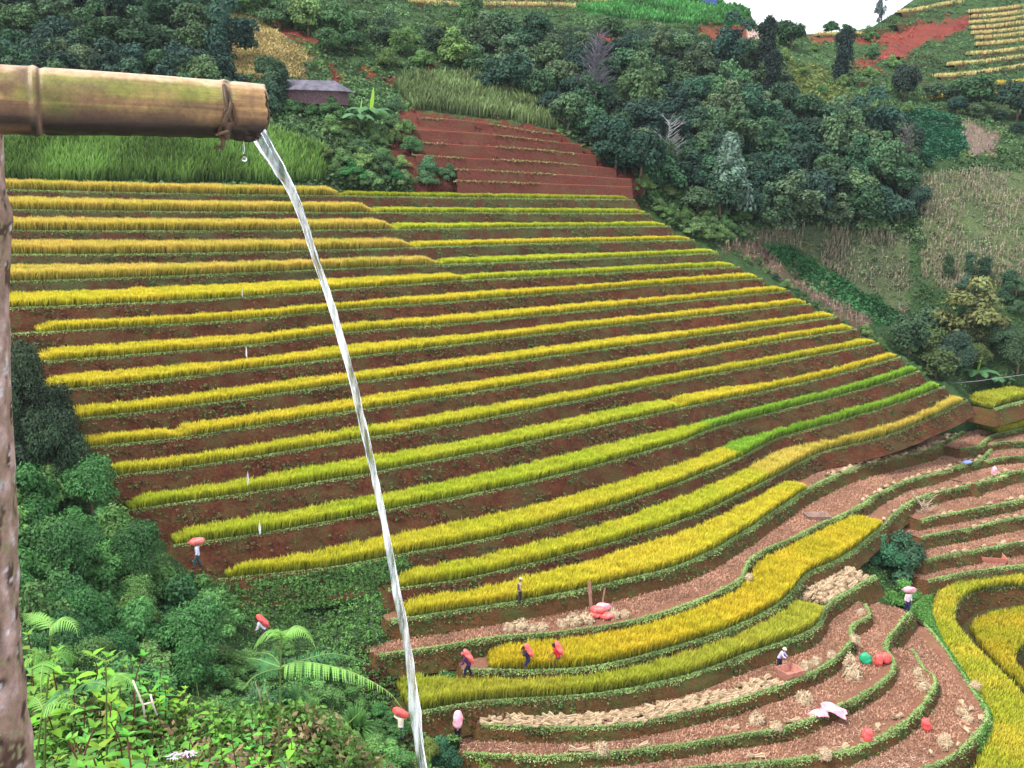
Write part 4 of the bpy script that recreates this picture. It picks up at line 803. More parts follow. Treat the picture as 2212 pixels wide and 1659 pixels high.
    o = tr.build('shorts' if shorts else 'trousers', pmat('trousers', legs), root, True); remesh(o, .016)
    o = ft.build('shoes', pmat('shoes', srgb(50, 44, 44)), root, True)
    e = MB()
    for s in (-1, 1): c0 = hd+hf*.078+sd_*s*.032+hu*.01; e.tube([c0-hu*.007, c0, c0+hu*.007], [.003, .009, .003], 6)
    e.build('eyes', pmat('eye_dark', (.02, .02, .02)), root)
    h = MB(); nm = 'hair'
    if head in ('hair', 'scarf'):
        h.tube([hd-hf*.035-hu*.07, hd-hf*.03-hu*.02, hd-hf*.018+hu*.03, hd-hf*.01+hu*.085, hd+hu*.132], [.05, .088, .1, .088, .02], 14)
        if head == 'scarf': nm = 'headscarf'; h.tube([hd-hf*.08-hu*.02, hd-hf*.12-hu*.1, hd-hf*.1-hu*.2], [.05, .05, .02], 8)
    elif head == 'cap':
        nm = 'cap'; h.tube([hd+hu*.03, hd+hu*.07, hd+hu*.12, hd+hu*.14], [.096, .098, .075, .02], 14); h.tube([hd+hf*.06+hu*.045, hd+hf*.17+hu*.03], [.07, .055], 10, squash=.15)
    else:
        nm = 'hat'; h.tube([hd+hu*.03, hd+hu*.035, hd+hu*.06, hd+hu*.13, hd+hu*.15], [.15, .145, .1, .085, .02], 16)
    o = h.build(nm, pmat(nm, headcol), root, True)
    if vest is not None:
        w = MB(); w.tube([hip+up*.05, chest, hip+up*.45], [.165, .178, .16], 14, squash=.8); o = w.build('waistcoat', pmat('waistcoat', vest), root, True); remesh(o, .018)
    bk = Matrix.Rotation(rz, 3, 'Z'); loc = lambda q: np.array(P)+np.array(bk@Vector(q))*sc
    return root, loc(hip+up*.3-fw*.3), up, fw, loc(hd+hu*.3), rz
def sackmat(name, c1, c2, c3):
    m, t, b = newmat(name); v = objvec(t); f = nfac(t, 3.0, .42, .58, 4, v)
    w = N(t, 'ShaderNodeTexWave', Scale=6.0, Distortion=5.0, Detail=2.0); t.links.new(v, w.inputs['Vector'])
    r = N(t, 'ShaderNodeMapRange'); r.inputs[1].default_value = .8; r.inputs[2].default_value = .95; t.links.new(w.outputs['Fac'], r.inputs[0])
    c = mixc(t, f, c1, c2); c = mixc(t, r.outputs[0], c, c3); t.links.new(c, b.inputs['Base Color']); b.inputs['Roughness'].default_value = .45
    f2 = nfac(t, 14, .3, .7, 3, v); bump(t, b, f2, .6, .02); return m
M_sack = sackmat('pink_woven_plastic', srgb(232, 96, 92), srgb(240, 132, 124), srgb(226, 70, 84)); M_sackw = sackmat('white_printed_woven_plastic', srgb(240, 196, 204), srgb(236, 140, 146), srgb(190, 120, 180))
M_sackr = sackmat('red_woven_plastic', srgb(226, 52, 56), srgb(214, 60, 64), srgb(240, 150, 140)); M_sackg = sackmat('green_woven_plastic', srgb(24, 160, 112), srgb(34, 176, 128), srgb(20, 140, 96))
M_sackb = sackmat('blue_woven_plastic', srgb(60, 92, 190), srgb(90, 120, 210), srgb(200, 210, 240)); M_tie = pmat('twine', srgb(220, 200, 190))
def sack(P, ax, wide, mat, label, l=.85, r=.26, th=.72, seed=0, cat='sack', group=None):
    """ax: long axis, wide: direction of its flat side"""
    ax = np.array(ax, float); ax /= np.linalg.norm(ax); wd = np.array(wide, float); wd -= ax*(wd@ax); wd /= np.linalg.norm(wd); tn = np.cross(ax, wd)
    k, sg = 15, 20; V = []; rr = np.random.default_rng(seed)
    for i in range(k):
        f = i/(k-1); x = (f-.5)*l; pr = (1-abs(2*f-1)**3.2)**.5 if 0 < f < 1 else .12; pr = max(pr, .14 if f > .5 else .3)
        for j in range(sg):
            a = j/sg*6.2832; ca, sa = math.cos(a), math.sin(a); q = 1+.07*math.sin(a*3+f*9+seed)+.05*math.sin(f*17+a*2+seed*2)
            V.append(ax*x+(wd*np.sign(ca)*abs(ca)**.75*r+tn*np.sign(sa)*abs(sa)**.8*r*th)*pr*q)
    V = np.array(V); f4 = []
    for i in range(k-1):
        for j in range(sg): f4.append((i*sg+j, i*sg+(j+1) % sg, (i+1)*sg+(j+1) % sg, (i+1)*sg+j))
    V = np.vstack([V, -ax*l*.5, ax*l*.5]); n = k*sg; f3 = [((j+1) % sg, j, n) for j in range(sg)]+[((k-1)*sg+j, (k-1)*sg+(j+1) % sg, n+1) for j in range(sg)]
    root = empty('sack', P); b = MB(); b.add(V, f4, f3); b.build('bag', mat, root, True)
    t = MB(); t.tube([ax*l*.5, ax*l*.53, ax*(l*.57)+tn*.02], [.055, .03, .06], 8); t.build('tied_mouth', mat, root, True)
    return tag(root, label, cat, group)
def Tz(u, v, k): return atz(u, v, ZL[k])
PI = math.pi
def back_sack(pr, mat, label, seed, l=.95, off=0.0, r=.22):
    root, c, up, fw, hd, rz = pr; Rz = Matrix.Rotation(rz, 3, 'Z'); up = np.array(Rz@Vector(up)); fw = np.array(Rz@Vector(fw)); sd_ = np.cross(up, fw)
    return sack(np.array(c)+up*(.12+off)+fw*.04, -up, sd_, mat, label, l, r, .72, seed)
g1 = Tz(1140, 1449, 19); g2 = Tz(1204, 1445, 19); 
pr = person(g1, PI+.15, 'person in blue shorts bent under a pink sack, left one before the golden rice', srgb(46, 46, 66), srgb(40, 42, 96), .5, .14, 'hold', 'hair', sc=1.0, shorts=True); back_sack(pr, M_sack, 'pink sack on the back of the person in blue shorts', 1)
pr = person(g2, PI-.1, 'person in a bright red shirt carrying a pink sack along the golden rice', srgb(214, 44, 52), srgb(70, 66, 62), .45, .12, 'down', 'hair', sc=1.02, sleeves=False); back_sack(pr, M_sack, 'pink sack on the back of the person in the red shirt', 2)
g3 = Tz(1012, 1462, 19)
pr = person(g3, PI, 'person in a pink headscarf and dark purple clothes bent under a pink sack', srgb(72, 40, 86), srgb(30, 32, 60), .6, .2, 'down', 'scarf', srgb(214, 92, 120), 1.0); back_sack(pr, M_sack, 'pink sack carried by the person in the pink headscarf', 3)
g4 = base(572, 1386)[0]
pr = person(g4, PI+.1, 'person in a pale lilac shirt bent under a red sack above the big fern', srgb(196, 196, 216), srgb(60, 60, 74), .75, .2, 'down', 'hair', sc=1.0); back_sack(pr, M_sackr, 'red sack on the back of the person above the big fern', 4)
g5 = aty(428, 1226, 58.0)
pr = person(g5, PI+.3, 'person in a white shirt with a pink sack over the head, left of the terraces', srgb(196, 200, 226), srgb(52, 72, 84), .12, .2, 'hang', 'hair', sc=.98)
sack(np.array(pr[4])+np.array([.08, .05, -.2]), (-1, 0, -.25), (0, 1, .2), M_sack, 'pink sack over the head of the person left of the terraces', .9, .22, .8, 5)
g6 = Tz(1121, 1302, 17); person(g6, .35, 'person in a pale cap standing beside the yellow rice, carrying nothing', srgb(158, 140, 112), srgb(40, 44, 58), .02, .1, 'hang', 'cap', srgb(190, 192, 186), 1.02, True, False, srgb(84, 70, 68))
g7 = base(865, 1606)[0]+np.array([0, 0, .2])
pr = person(g7, PI/2+.1, 'person in white shirt and jeans seen from behind, sack on the shoulders', srgb(226, 214, 196), srgb(84, 104, 128), .05, .03, 'up', 'hair', sc=1.0)
sack(np.array(pr[4])+np.array([0, -.05, -.22]), (1, -.1, -.42), (0, 0, 1), M_sackr, 'red and white sack lying across the shoulders of the person in jeans', .95, .21, .85, 6)
g8 = base(988, 1606)[0]+np.array([0, 0, .2])
pr = person(g8, PI/2, 'person in dark clothes almost hidden behind an upright pink printed sack', srgb(52, 46, 56), srgb(26, 28, 38), .3, .08, 'down', 'hair', sc=.98); back_sack(pr, M_sackw, 'upright pink and white printed sack on the back of the person in dark clothes', 7, 1.0, .05, .27)
g9 = Tz(1958, 1322, 22)
pr = person(g9, -PI/2+.1, 'person in navy trousers under a pale pink sack at the head of the lower terraces', srgb(218, 200, 210), srgb(36, 34, 84), .1, .06, 'hang', 'scarf', srgb(210, 60, 90), 1.08)
sack(np.array(pr[4])+np.array([0, .05, -.18]), (-1, .1, -.05), (0, 0, 1), M_sackw, 'pale pink sack on the head of the person in navy trousers', .95, .22, .8, 8)
g10 = Tz(1690, 1458, 21)+np.array([-.1, .75, 0])
person(g10, -.6, 'person in a lilac shirt and pale hat threshing rice behind the wooden box', srgb(190, 180, 222), srgb(40, 40, 60), .45, .1, 'reach', 'hat', srgb(206, 198, 170), 1.0)
# ---------------------------------------------------------------- sacks on the ground
P0 = Tz(1299, 1340, 18)
sack(P0+np.array([-.35, .35, .22]), (1, .4, .0), (0, 1, 0), M_sack, 'pink sack at the lower left of the stacked pile', .8, .27, .75, 11)
sack(P0+np.array([.38, .25, .22]), (1, .15, .08), (0, 1, 0), M_sack, 'pink sack at the lower right of the stacked pile', .95, .27, .75, 12)
sack(P0+np.array([-.25, .35, .58]), (1, -.1, .0), (0, 1, 0), M_sack, 'pink sack on top left of the stacked pile', .9, .27, .8, 13)
sack(P0+np.array([.15, .75, .62]), (1, .1, -.05), (0, 1, 0), M_sackw, 'paler pink sack at the back of the stacked pile', .95, .25, .8, 14)
def board(P, l, w, tilt, az, label):
    b = MB(); b.box((0, 0, l/2), (w, .05, l), az); o = b.build('wooden_board', plain('old_board', srgb(140, 104, 92), .85, .3, 6)); o.location = P; o.rotation_euler = tilt; return tag(o, label, 'board')
board(P0+np.array([-.55, .95, 0]), 2.1, .2, (-.15, -.12, 0), .2, 'taller wooden board sticking up behind the pile of pink sacks'); board(P0+np.array([.05, 1.0, 0]), 1.7, .1, (-.12, .1, 0), 0, 'thin short stake sticking up behind the pile of pink sacks')
sack(Tz(1869, 1432, 22)+np.array([0, 0, .3]), (.5, -.1, -.6), (1, 0, .4), M_sackg, 'green sack tilted on the harvested paddy', .85, .36, .7, 21)
sack(Tz(1897, 1437, 22)+np.array([0, 0, .4]), (0, .1, 1), (1, 0, 0), M_sackr, 'left one of the two red sacks beside the green sack', .85, .28, .8, 22)
sack(Tz(1913, 1432, 22)+np.array([0, 0, .35]), (.1, 0, 1), (1, 0, 0), M_sackr, 'right one of the two red sacks beside the green sack', .75, .34, .8, 23)
sack(Tz(1872, 1602, 23)+np.array([0, 0, .42]), (.05, 0, 1), (1, 0, 0), M_sackr, 'red sack with a white top standing alone in the lower paddy', .9, .28, .9, 24)
sack(Tz(2002, 1582, 24)+np.array([0, .2, .38]), (-.35, 0, 1), (1, 0, 0), M_sackr, 'red sack leaning against the bank at the lower right', .95, .26, .85, 25)
def cloth(P, w, d, rz, label, seed):
    r = np.random.default_rng(seed); k = 12; x, y = np.meshgrid(np.linspace(-w/2, w/2, k), np.linspace(-d/2, d/2, k)); z = .12+.12*np.sin(x*3.1+seed)+.06*np.sin(y*7+x*4)-.18*(x/w)**2
    x = x+.06*np.sin(y*9); V = np.stack([x, y, z], -1).reshape(-1, 3); V2 = V-np.array([0, 0, .03]); f = grid_faces(k, k); b = MB(); b.add(V, f); b.add(V2, f[:, ::-1])
    e = [i for i in range(k)]+[i*k+k-1 for i in range(1, k)]+[k*k-1-i for i in range(1, k)]+[(k-1-i)*k for i in range(1, k)]; b.f4.append(np.array([[e[i], e[i+1], e[i+1]+k*k, e[i]+k*k] for i in range(len(e)-1)]))
    o = b.build('empty_sack', M_sackw, None, True); o.location = P; o.rotation_euler = (.15, 0, rz); return tag(o, label, 'empty sack')
cloth(Tz(1768, 1548, 22)+np.array([0, .1, .0]), 1.2, .6, .1, 'smaller flat empty pink sack on the paddy rim', 1); cloth(Tz(1801, 1540, 22)+np.array([0, .1, .05]), 1.5, .95, -.35, 'larger flat empty white and pink sack draped over the paddy rim', 2)
sack(Tz(2090, 1003, 18)+np.array([0, .2, .15]), (1, 0, .1), (0, 1, 0), M_sackb, 'small blue bundle on the straw row at the right', .9, .28, .6, 31)
sack(Tz(2112, 914, 17)+np.array([0, .2, .25]), (1, 0, .1), (0, 1, 0), M_sackr, 'small red bundle at the right end of the highest straw row', .8, .3, .8, 32)
sack(Tz(2148, 1028, 34)+np.array([0, .2, .4]), (0, 0, 1), (1, 0, 0), M_sackw, 'white bundle standing on the paddy rim at the right edge', 1.0, .26, .8, 33)
# ---------------------------------------------------------------- threshing boxes
def tbox(P, rz, L_, w, h, label, tint=srgb(176, 122, 108)):
    root = empty('threshing_box', P, rz); m = plain('box_boards', tint, .8, .22, 3)
    fl = .12
    for nm, a in (('side_board', ((0, -w/2, 0), (L_, w))), ):
        for sy in (-1, 1):
            b = MB(); V = np.array([[-L_/2, sy*w/2, 0], [L_/2, sy*w/2, 0], [L_/2+fl, sy*(w/2+fl), h], [-L_/2-fl, sy*(w/2+fl), h]]); n_ = np.array([0, sy*.05, 0])
            b.add(np.vstack([V, V-n_]), [[0, 1, 2, 3], [7, 6, 5, 4], [0, 4, 5, 1], [1, 5, 6, 2], [2, 6, 7, 3], [3, 7, 4, 0]]); b.build('side_board', m, root)
        for sx in (-1, 1):
            b = MB(); V = np.array([[sx*L_/2, -w/2+.06, 0], [sx*L_/2, w/2-.06, 0], [sx*(L_/2+fl), w/2+fl-.06, h], [sx*(L_/2+fl), -w/2-fl+.06, h]]); n_ = np.array([sx*.05, 0, 0])
            b.add(np.vstack([V, V-n_]), [[0, 1, 2, 3], [7, 6, 5, 4], [0, 4, 5, 1], [1, 5, 6, 2], [2, 6, 7, 3], [3, 7, 4, 0]]); b.build('end_board', m, root)
    b = MB(); b.box((0, 0, .03), (L_-.1, w-.1, .05)); b.build('floor_board', m, root); return tag(root, label, 'threshing box')
tbox(Tz(1706, 1464, 21)+np.array([0, .2, -.02]), .5, 1.15, .95, .55, 'wooden threshing box in front of the person in the lilac shirt')
tbox(Tz(2148, 1216, 38)+np.array([0, .6, -.05]), -.1, 1.9, 1.3, .55, 'empty reddish wooden threshing box at the right above the yellow band', srgb(190, 122, 108))
tbox(Tz(1768, 1124, 18)+np.array([0, .5, -.05]), .1, 1.7, .9, .4, 'grey wooden threshing box on the long harvested paddy', srgb(150, 126, 116))
# ---------------------------------------------------------------- straw
STR = srgb(222, 198, 166)
def straw_mesh(kind, seed):
    r = np.random.default_rng(seed); n = 170
    if kind == 'sheaf':
        a = r.uniform(0, 6.28, n); q = np.sqrt(r.uniform(0, 1, n)); y0, z0 = np.cos(a)*q*.07, np.abs(np.sin(a))*q*.09+.06; fan = 1+2.6*q
        V = []
        for s0, s1 in ((-.42, -.05), (-.05, .5)):
            k0 = fan if s0 < -.2 else np.ones(n); k1 = np.ones(n) if s0 < -.2 else fan*.8
            A = np.stack([np.full(n, s0)+r.normal(0, .04, n), y0*k0, z0*(k0*.6+.4)], 1); B_ = np.stack([np.full(n, s1)+r.normal(0, .05, n)*(s1 > .2), y0*k1, z0*(k1*.6+.4)-.03*(s1 > .2)], 1); w = r.normal(size=(n, 3)); w = w/np.linalg.norm(w, axis=1)[:, None]*.014
            V.append(np.stack([A-w, A+w, B_+w, B_-w], 1).reshape(-1, 3))
        V = np.vstack(V); c = np.repeat(np.tile(STR*(1+r.uniform(-.3, .15, (n, 1))), (2, 1)), 4, 0)
    else:
        n = 420; d = r.normal(size=(n, 3)); d /= np.linalg.norm(d, axis=1)[:, None]; d[:, 2] = abs(d[:, 2]); hgt = .55 if kind == 'heap' else 1.25; wd = .5 if kind == 'heap' else .36
        P = d*np.array([wd, wd*.9, hgt])*(1+.16*np.sin(d[:, 0]*6)*np.cos(d[:, 1]*5))[:, None]*r.uniform(.8, 1.05, n)[:, None]; t = np.cross(d, r.normal(size=(n, 3))); t[:, 2] -= .4; t /= np.linalg.norm(t, axis=1)[:, None]; w = np.cross(t, d); w /= np.linalg.norm(w, axis=1)[:, None]+1e-6
        V = np.stack([P-t*.17-w*.022, P-t*.17+w*.022, P+t*.17+w*.016, P+t*.17-w*.016], 1).reshape(-1, 3); c = np.repeat(STR*(1+r.uniform(-.4, .12, (n, 1)))*(.9+.1*r.normal(size=(n, 1))), 4, 0)
        s = []; k = 9
        for i in range(k):
            f = i/(k-1)*1.5; s += [[math.cos(a)*math.cos(f)*wd*.86, math.sin(a)*math.cos(f)*wd*.78, math.sin(f)*hgt*.86] for a in np.arange(10)/10*6.2832]
        o_ = len(V); V = np.vstack([V, s]); c = np.vstack([c, np.tile(STR*.45, (k*10, 1))]); i = np.arange(o_//4)*4
        core = [[o_+i_*10+j, o_+i_*10+(j+1) % 10, o_+(i_+1)*10+(j+1) % 10, o_+(i_+1)*10+j] for i_ in range(k-1) for j in range(10)]
        return V, np.vstack([np.stack([i, i+1, i+2, i+3], 1), core]), c
    i = np.arange(len(V)//4)*4; return V, np.stack([i, i+1, i+2, i+3], 1), c
SM = {}
for i in range(3): SM['sheaf', i] = straw_mesh('sheaf', i); SM['heap', i] = straw_mesh('heap', 10+i); SM['stook', i] = straw_mesh('stook', 20+i)
SO = {}
def straw(kind, P, sc, rz, label, group=None):
    key = (kind, random.randrange(3))
    if key not in SO: o = npmesh('straw_'+kind, SM[key][0], [SM[key][1]], M_straw, None, np.clip(SM[key][2], 0, .95)); SO[key] = o
    else: o = SO[key].copy(); C.objects.link(o)
    for q in ('label', 'category', 'group'):
        if q in o: del o[q]
    b = random.uniform(.72, 1.0); o.color = (b, b*.98, b*.97, 1)
    o.location = P; o.scale = (sc, sc, sc*random.uniform(.85, 1.1)); o.rotation_euler = (0, 0, rz); return tag(o, label, 'straw', group)
def row(k, a, b, gap, w, label, group, sc=(.75, 1.1), cross=.25, skip=.15):
    T = TER[k]; i0, i1 = sorted((near_i(k, a), near_i(k, b))); i = i0
    while i < i1:
        if random.random() > skip:
            p = T['P'][i].copy(); ww = random.uniform(*w); p[:2] += T['n'][i]*ww; tg = T['P'][min(i+1, len(T['P'])-1)]-T['P'][max(i-1, 0)]
            straw('sheaf', p, random.uniform(*sc), math.atan2(tg[1], tg[0])+random.uniform(-cross, cross)+random.choice((0, PI)), label, group)
        i += max(1, int(gap*random.uniform(.7, 1.3)/.35))
row(17, (1800,1035), (2125,905), .95, (.15, .7), 'straw sheaf in the highest row of straw at the right', 'sheaves in the highest straw row')
row(18, (1850,1098), (2125,985), .95, (.15, .7), 'straw sheaf in the second straw row from the top at the right', 'sheaves in the second straw row', skip=.3)
row(19, (1915,1125), (2165,1030), 1.6, (.1, .5), 'straw sheaf on the third harvested terrace at the right', 'sheaves on the third harvested terrace', skip=.4)
row(34, (2150,1028), (2260,1010), .9, (.1, .6), 'straw sheaf on the paddy rim beside the white bundle', 'sheaves beside the white bundle')
row(35, (2019,1117), (2260,1070), 1.3, (.1, .6), 'straw sheaf on the right hand terrace above the leafless shrub', 'sheaves above the leafless shrub', skip=.35)
row(36, (2100,1141), (2260,1105), 1.5, (.1, .5), 'straw sheaf on the right hand terrace beside the leafless shrub', 'sheaves beside the leafless shrub', skip=.3)
row(37, (2060,1199), (2260,1163), 1.4, (.1, .5), 'straw sheaf on the rim above the reddish threshing box', 'sheaves above the reddish threshing box', skip=.3)
for w in (.15, .55, .95): row(21, (1055,1571), (1690,1486), .62, (w, w+.3), 'straw sheaf in the long white band of straw left of the threshing box', 'sheaves in the long straw band', (.8, 1.05), .5, .1)
for w in np.arange(.3, 3.2, .42): row(20, (1792,1308), (1884,1250), .6, (w, w+.15), 'straw sheaf in the square bed of laid straw beside the olive rice', 'sheaves in the square straw bed', (.85, 1.05), .12, .05)
row(22, (1060,1632), (1750,1560), 5, (.2, 1.0), 'loose straw sheaf on the second lowest paddy', 'sheaves on the second lowest paddy', skip=.3)
row(23, (1640,1650), (2015,1470), 1.9, (.1, .8), 'loose straw sheaf near the red sack with a white top', 'sheaves near the white topped sack', (.6, .95), .6, .45)
row(24, (2040,1640), (2110,1480), 1.2, (.3, 1.5), 'loose straw sheaf on the rounded lowest paddy', 'sheaves on the rounded paddy', (.6, 1.0), .8, .45)
for k, u, v, kind, s, l in [(18,1100,1366,'heap',.8,'pale straw heap farthest left in the heaps above the people with sacks'),(18,1125,1362,'heap',1.1,'tallest pale straw heap above the people with sacks'),(18,1150,1366,'heap',.75,'grey straw heap between the tallest and the rightmost of the left heaps'),(18,1170,1365,'heap',.85,'rightmost straw heap of the left group of heaps'),
  (18,1216,1356,'heap',.8,'small straw heap at the left foot of the long mound'),(18,1240,1350,'heap',1.15,'left half of the long straw mound left of the pink sack pile'),(18,1266,1346,'heap',1.1,'right half of the long straw mound left of the pink sack pile'),(18,1325,1338,'heap',.9,'straw heap touching the pink sack pile on its right'),(18,1350,1336,'heap',.75,'flat end of the straw pile right of the pink sacks'),
  (22,1740,1520,'heap',1.15,'round greyish straw heap at the foot of the bank below the threshing box'),(22,1637,1566,'heap',1.0,'pale straw heap left of the round greyish one'),(22,1836,1458,'stook',1.1,'upper part of the grey standing straw stack left of the green sack'),(22,1845,1466,'heap',1.35,'lower part of the grey standing straw stack left of the green sack'),
  (21,1850,1390,'heap',.8,'straw heap on the bank rim above the grey straw stack'),(21,1862,1330,'heap',.7,'small straw heap where the paddy narrows above the bank rim'),(21,1742,1450,'heap',.9,'straw heap right of the threshing box'),(21,1765,1438,'heap',.85,'farther straw heap right of the threshing box'),(21,1800,1424,'heap',.7,'last straw heap right of the threshing box on the rim'),
  (23,1985,1462,'heap',.8,'straw heap on the rim at the upper right of the lower paddies'),(23,1997,1492,'heap',1.0,'pale straw heap below the upper right one'),(24,2083,1546,'heap',.8,'upper straw bundle of the pair inside the rounded paddy'),(24,2093,1562,'heap',.8,'lower straw bundle of the pair inside the rounded paddy'),(24,2045,1612,'heap',1.0,'straw bundle near the lower rim of the rounded paddy'),
  (23,1785,1640,'heap',.85,'straw heap on the rim at the bottom, below the two flat empty sacks'),(22,1680,1580,'heap',.8,'brown straw heap on the rim left of the flat empty sacks'),(22,1300,1630,'heap',.9,'straw heap behind the young sapling at the bottom'),(18,1620,1252,'heap',.6,'small straw heap where the long paddy bends'),(24,2110,1490,'heap',.8,'straw heap under the rim of the golden band at the right')]:
    straw(kind, Tz(u, v, k)+np.array([0, .35, -.05]), s, random.uniform(0, 6), l)
# ---------------------------------------------------------------- hut above the terraces
H = base(676, 236)[0]; root = empty('wooden_hut', H+np.array([0, 1.2, .0]), -.16); L_, Wd_ = 6.3, 3.2
M_pl = plain('weathered_planks', srgb(104, 82, 88), .9, .3, 5); M_rf = plain('grey_roof_sheet', srgb(88, 85, 98), .8, .4, 1.4)
b = MB()
for x in (-L_/2+.15, -L_/6, L_/6, L_/2-.15):
    for y in (-Wd_/2+.12, Wd_/2-.12): b.tube([(x, y, -1.2), (x, y, .75)], [.08, .08], 8)
b.build('stilts', M_bark, root, True)
b = MB(); b.box((0, 0, .62), (L_+.1, Wd_+.1, .12)); b.build('platform', M_pl, root)
w = MB()
for i in range(26):
    x = -L_/2+(i+.5)*L_/26
    for s in (-1, 1): w.box((x, s*Wd_/2, 1.36+random.uniform(-.02, .02)), (L_/26-.015, .05+random.uniform(0, .02), 1.36), col=(1, 1, 1))
for i in range(13):
    y = -Wd_/2+.04+(i+.5)*(Wd_-.08)/13
    for s in (-1, 1): w.box((s*L_/2, y, 1.36), (.05, (Wd_-.08)/13-.015, 1.36))
w.build('plank_wall', M_pl, root)
ev, rg = 2.0, 2.95
for s in (-1, 1):
    b = MB(); V = [[-L_/2-.6, s*(Wd_/2+.5), ev-.12], [L_/2+.6, s*(Wd_/2+.5), ev-.12], [L_/2-.9, 0, rg], [-L_/2-.35, 0, rg]]; V = np.array(V, float); b.add(np.vstack([V, V+np.array([0, 0, .06])]), [[0, 1, 2, 3], [7, 6, 5, 4], [0, 4, 5, 1], [1, 5, 6, 2], [2, 6, 7, 3], [3, 7, 4, 0]]); b.build('roof_slope', M_rf, root)
b = MB(); V = np.array([[L_/2+.6, -Wd_/2-.5, ev-.12], [L_/2+.6, Wd_/2+.5, ev-.12], [L_/2-.9, 0, rg-.01]]); b.add(np.vstack([V, V+np.array([0, 0, .05])]), [[0, 3, 4, 1], [1, 4, 5, 2], [2, 5, 3, 0]], [[0, 1, 2], [5, 4, 3]]); b.build('roof_end', M_rf, root)
b = MB(); b.box((-L_/2-.95, -.6, 1.9), (.9, 1.2, .06), .1); b.build('side_awning', plain('rusty_sheet', srgb(196, 146, 128), .7, .3, 4), root)
tag(root, 'weathered plank hut on stilts with a grey sheet roof, left of the banana plants', 'hut')
H = base(1531, 12)[0]; root = empty('small_shed', H+np.array([0, .5, 0]), .2)
b = MB(); 
for s in (-1, 1): b.box((0, s*.9, .8), (2.2, .06, 1.6)); b.box((s*1.1, 0, .8), (.06, 1.74, 1.6))
b.build('wall', plain('blue_board', srgb(80, 104, 170), .7, .2, 3), root)
b = MB(); b.box((0, -.55, 1.86), (2.9, 1.35, .06), 0, tilt=[[1, 0, 0], [0, .94, .33], [0, -.33, .94]]); b.box((0, .6, 1.86), (2.9, 1.35, .06), 0, tilt=[[1, 0, 0], [0, .94, -.33], [0, .33, .94]]); b.build('roof', M_rf, root)
tag(root, 'tiny blue walled shed with a grey roof on the grassy hilltop', 'shed')
# wire over the gully, round pale tub in the thicket
Pw = [aty(2035, 829, 113), aty(2080, 826, 113), aty(2112, 823, 113), aty(2160, 816, 113), aty(2230, 807, 113)]
b = MB(); b.tube(Pw, .022, 6); o = b.build('wire', pmat('grey_wire', srgb(150, 146, 160)), None, True); tag(o, 'thin grey wire strung across the dark gully at the right', 'wire')
b = MB(); b.tube([(0, 0, 0), (0, 0, .04), (0, 0, .08), (0, 0, .26), (0, 0, .32)], [.36, .35, .22, .18, .05], 20); P = base(446, 1418)[0]+np.array([0, -1.2, 1.0]); o = b.build('round_hat', pmat('pale_blue_felt', srgb(158, 176, 236)), None, True); o.location = P; o.rotation_euler = (.9, .1, 0); tag(o, 'round pale blue hat showing among the bushes at the lower left', 'hat')
# ---------------------------------------------------------------- bamboo spout close to the camera
def attmat(name, rough, spec, bs=.5, bd=.002, sc=60, stretch=None):
    m, t, b = newmat(name); a = N(t, 'ShaderNodeAttribute', attribute_name='Col'); v = objvec(t); f = nfac(t, sc, .3, .7, 6, v, .7); g = nfac(t, sc*.2, .3, .7, 5, v)
    c = mixc(t, f, (.62, .62, .62), (1.3, 1.3, 1.3)); c = mixc(t, 1, a.outputs['Color'], c, 'MULTIPLY'); c = mixc(t, g, c, mixc(t, 1, c, (.82, .84, .8), 'MULTIPLY')); t.links.new(c, b.inputs['Base Color'])
    b.inputs['Roughness'].default_value = rough; b.inputs['Specular IOR Level'].default_value = spec; bump(t, b, f, bs, bd); return m
M_bam = attmat('old_bamboo', .5, .35, .35, .0012, 90); M_post = attmat('lichen_bark', .85, .15, .8, .004, 45)
cl = np.array([(-170, 207, 132), (0, 215, 136), (110, 219.5, 133), (250, 225.5, 127), (400, 232, 119), (480, 237, 117), (540, 240, 113), (580, 243, 110)], float)
nr, sg = 460, 132; uu_ = np.linspace(-170, 580, nr); vc = np.interp(uu_, cl[:, 0], cl[:, 1]); dd = np.interp(uu_, cl[:, 0], cl[:, 2]); yy = np.interp(uu_, [-170, 580], [1.76, 1.94]); Ax = aty(uu_, smooth1(vc, 31), smooth1(yy, 31))
T_ = np.gradient(Ax, axis=0); T_ /= np.linalg.norm(T_, axis=1)[:, None]; sx = np.cross(T_, [0, 0, 1.]); sx /= np.linalg.norm(sx, axis=1)[:, None]; sz = np.cross(sx, T_)
th = np.arange(sg)/sg*2*PI; UU, TH = np.meshgrid(uu_, th, indexing='ij'); sN = np.cumsum(np.r_[0, np.linalg.norm(np.diff(Ax, axis=0), axis=1)])[:, None]+0*TH
fib = noise2(np.cos(TH)*60+np.sin(TH)*47, sN*6, 201, 1)*.5+noise2(TH*30, sN*9, 202, 1)*.5
R_ = (dd*1.02*yy/F/2)[:, None]*(1+.006*fib+.02*noise2(TH*2, sN*14, 203, 1))
def nodebump(u0, h, w): return h*np.exp(-((UU-u0)/w)**2)
R_ = R_+nodebump(78, .0022, 9)-nodebump(90, .002, 5)+nodebump(484, .0022, 7)-nodebump(497, .0015, 5)+np.where(UU < 78, .0012, 0)
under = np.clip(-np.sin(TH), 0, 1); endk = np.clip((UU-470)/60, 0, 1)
R_ = R_+endk*under**3*(.004+.003*noise2(TH*9, sN*90, 204, 1)); R_ += under**6*.0015*noise2(TH*4, sN*60, 205, 1)
Pb = Ax[:, None]+R_[..., None]*(np.cos(TH)[..., None]*sx[:, None]+np.sin(TH)[..., None]*sz[:, None])
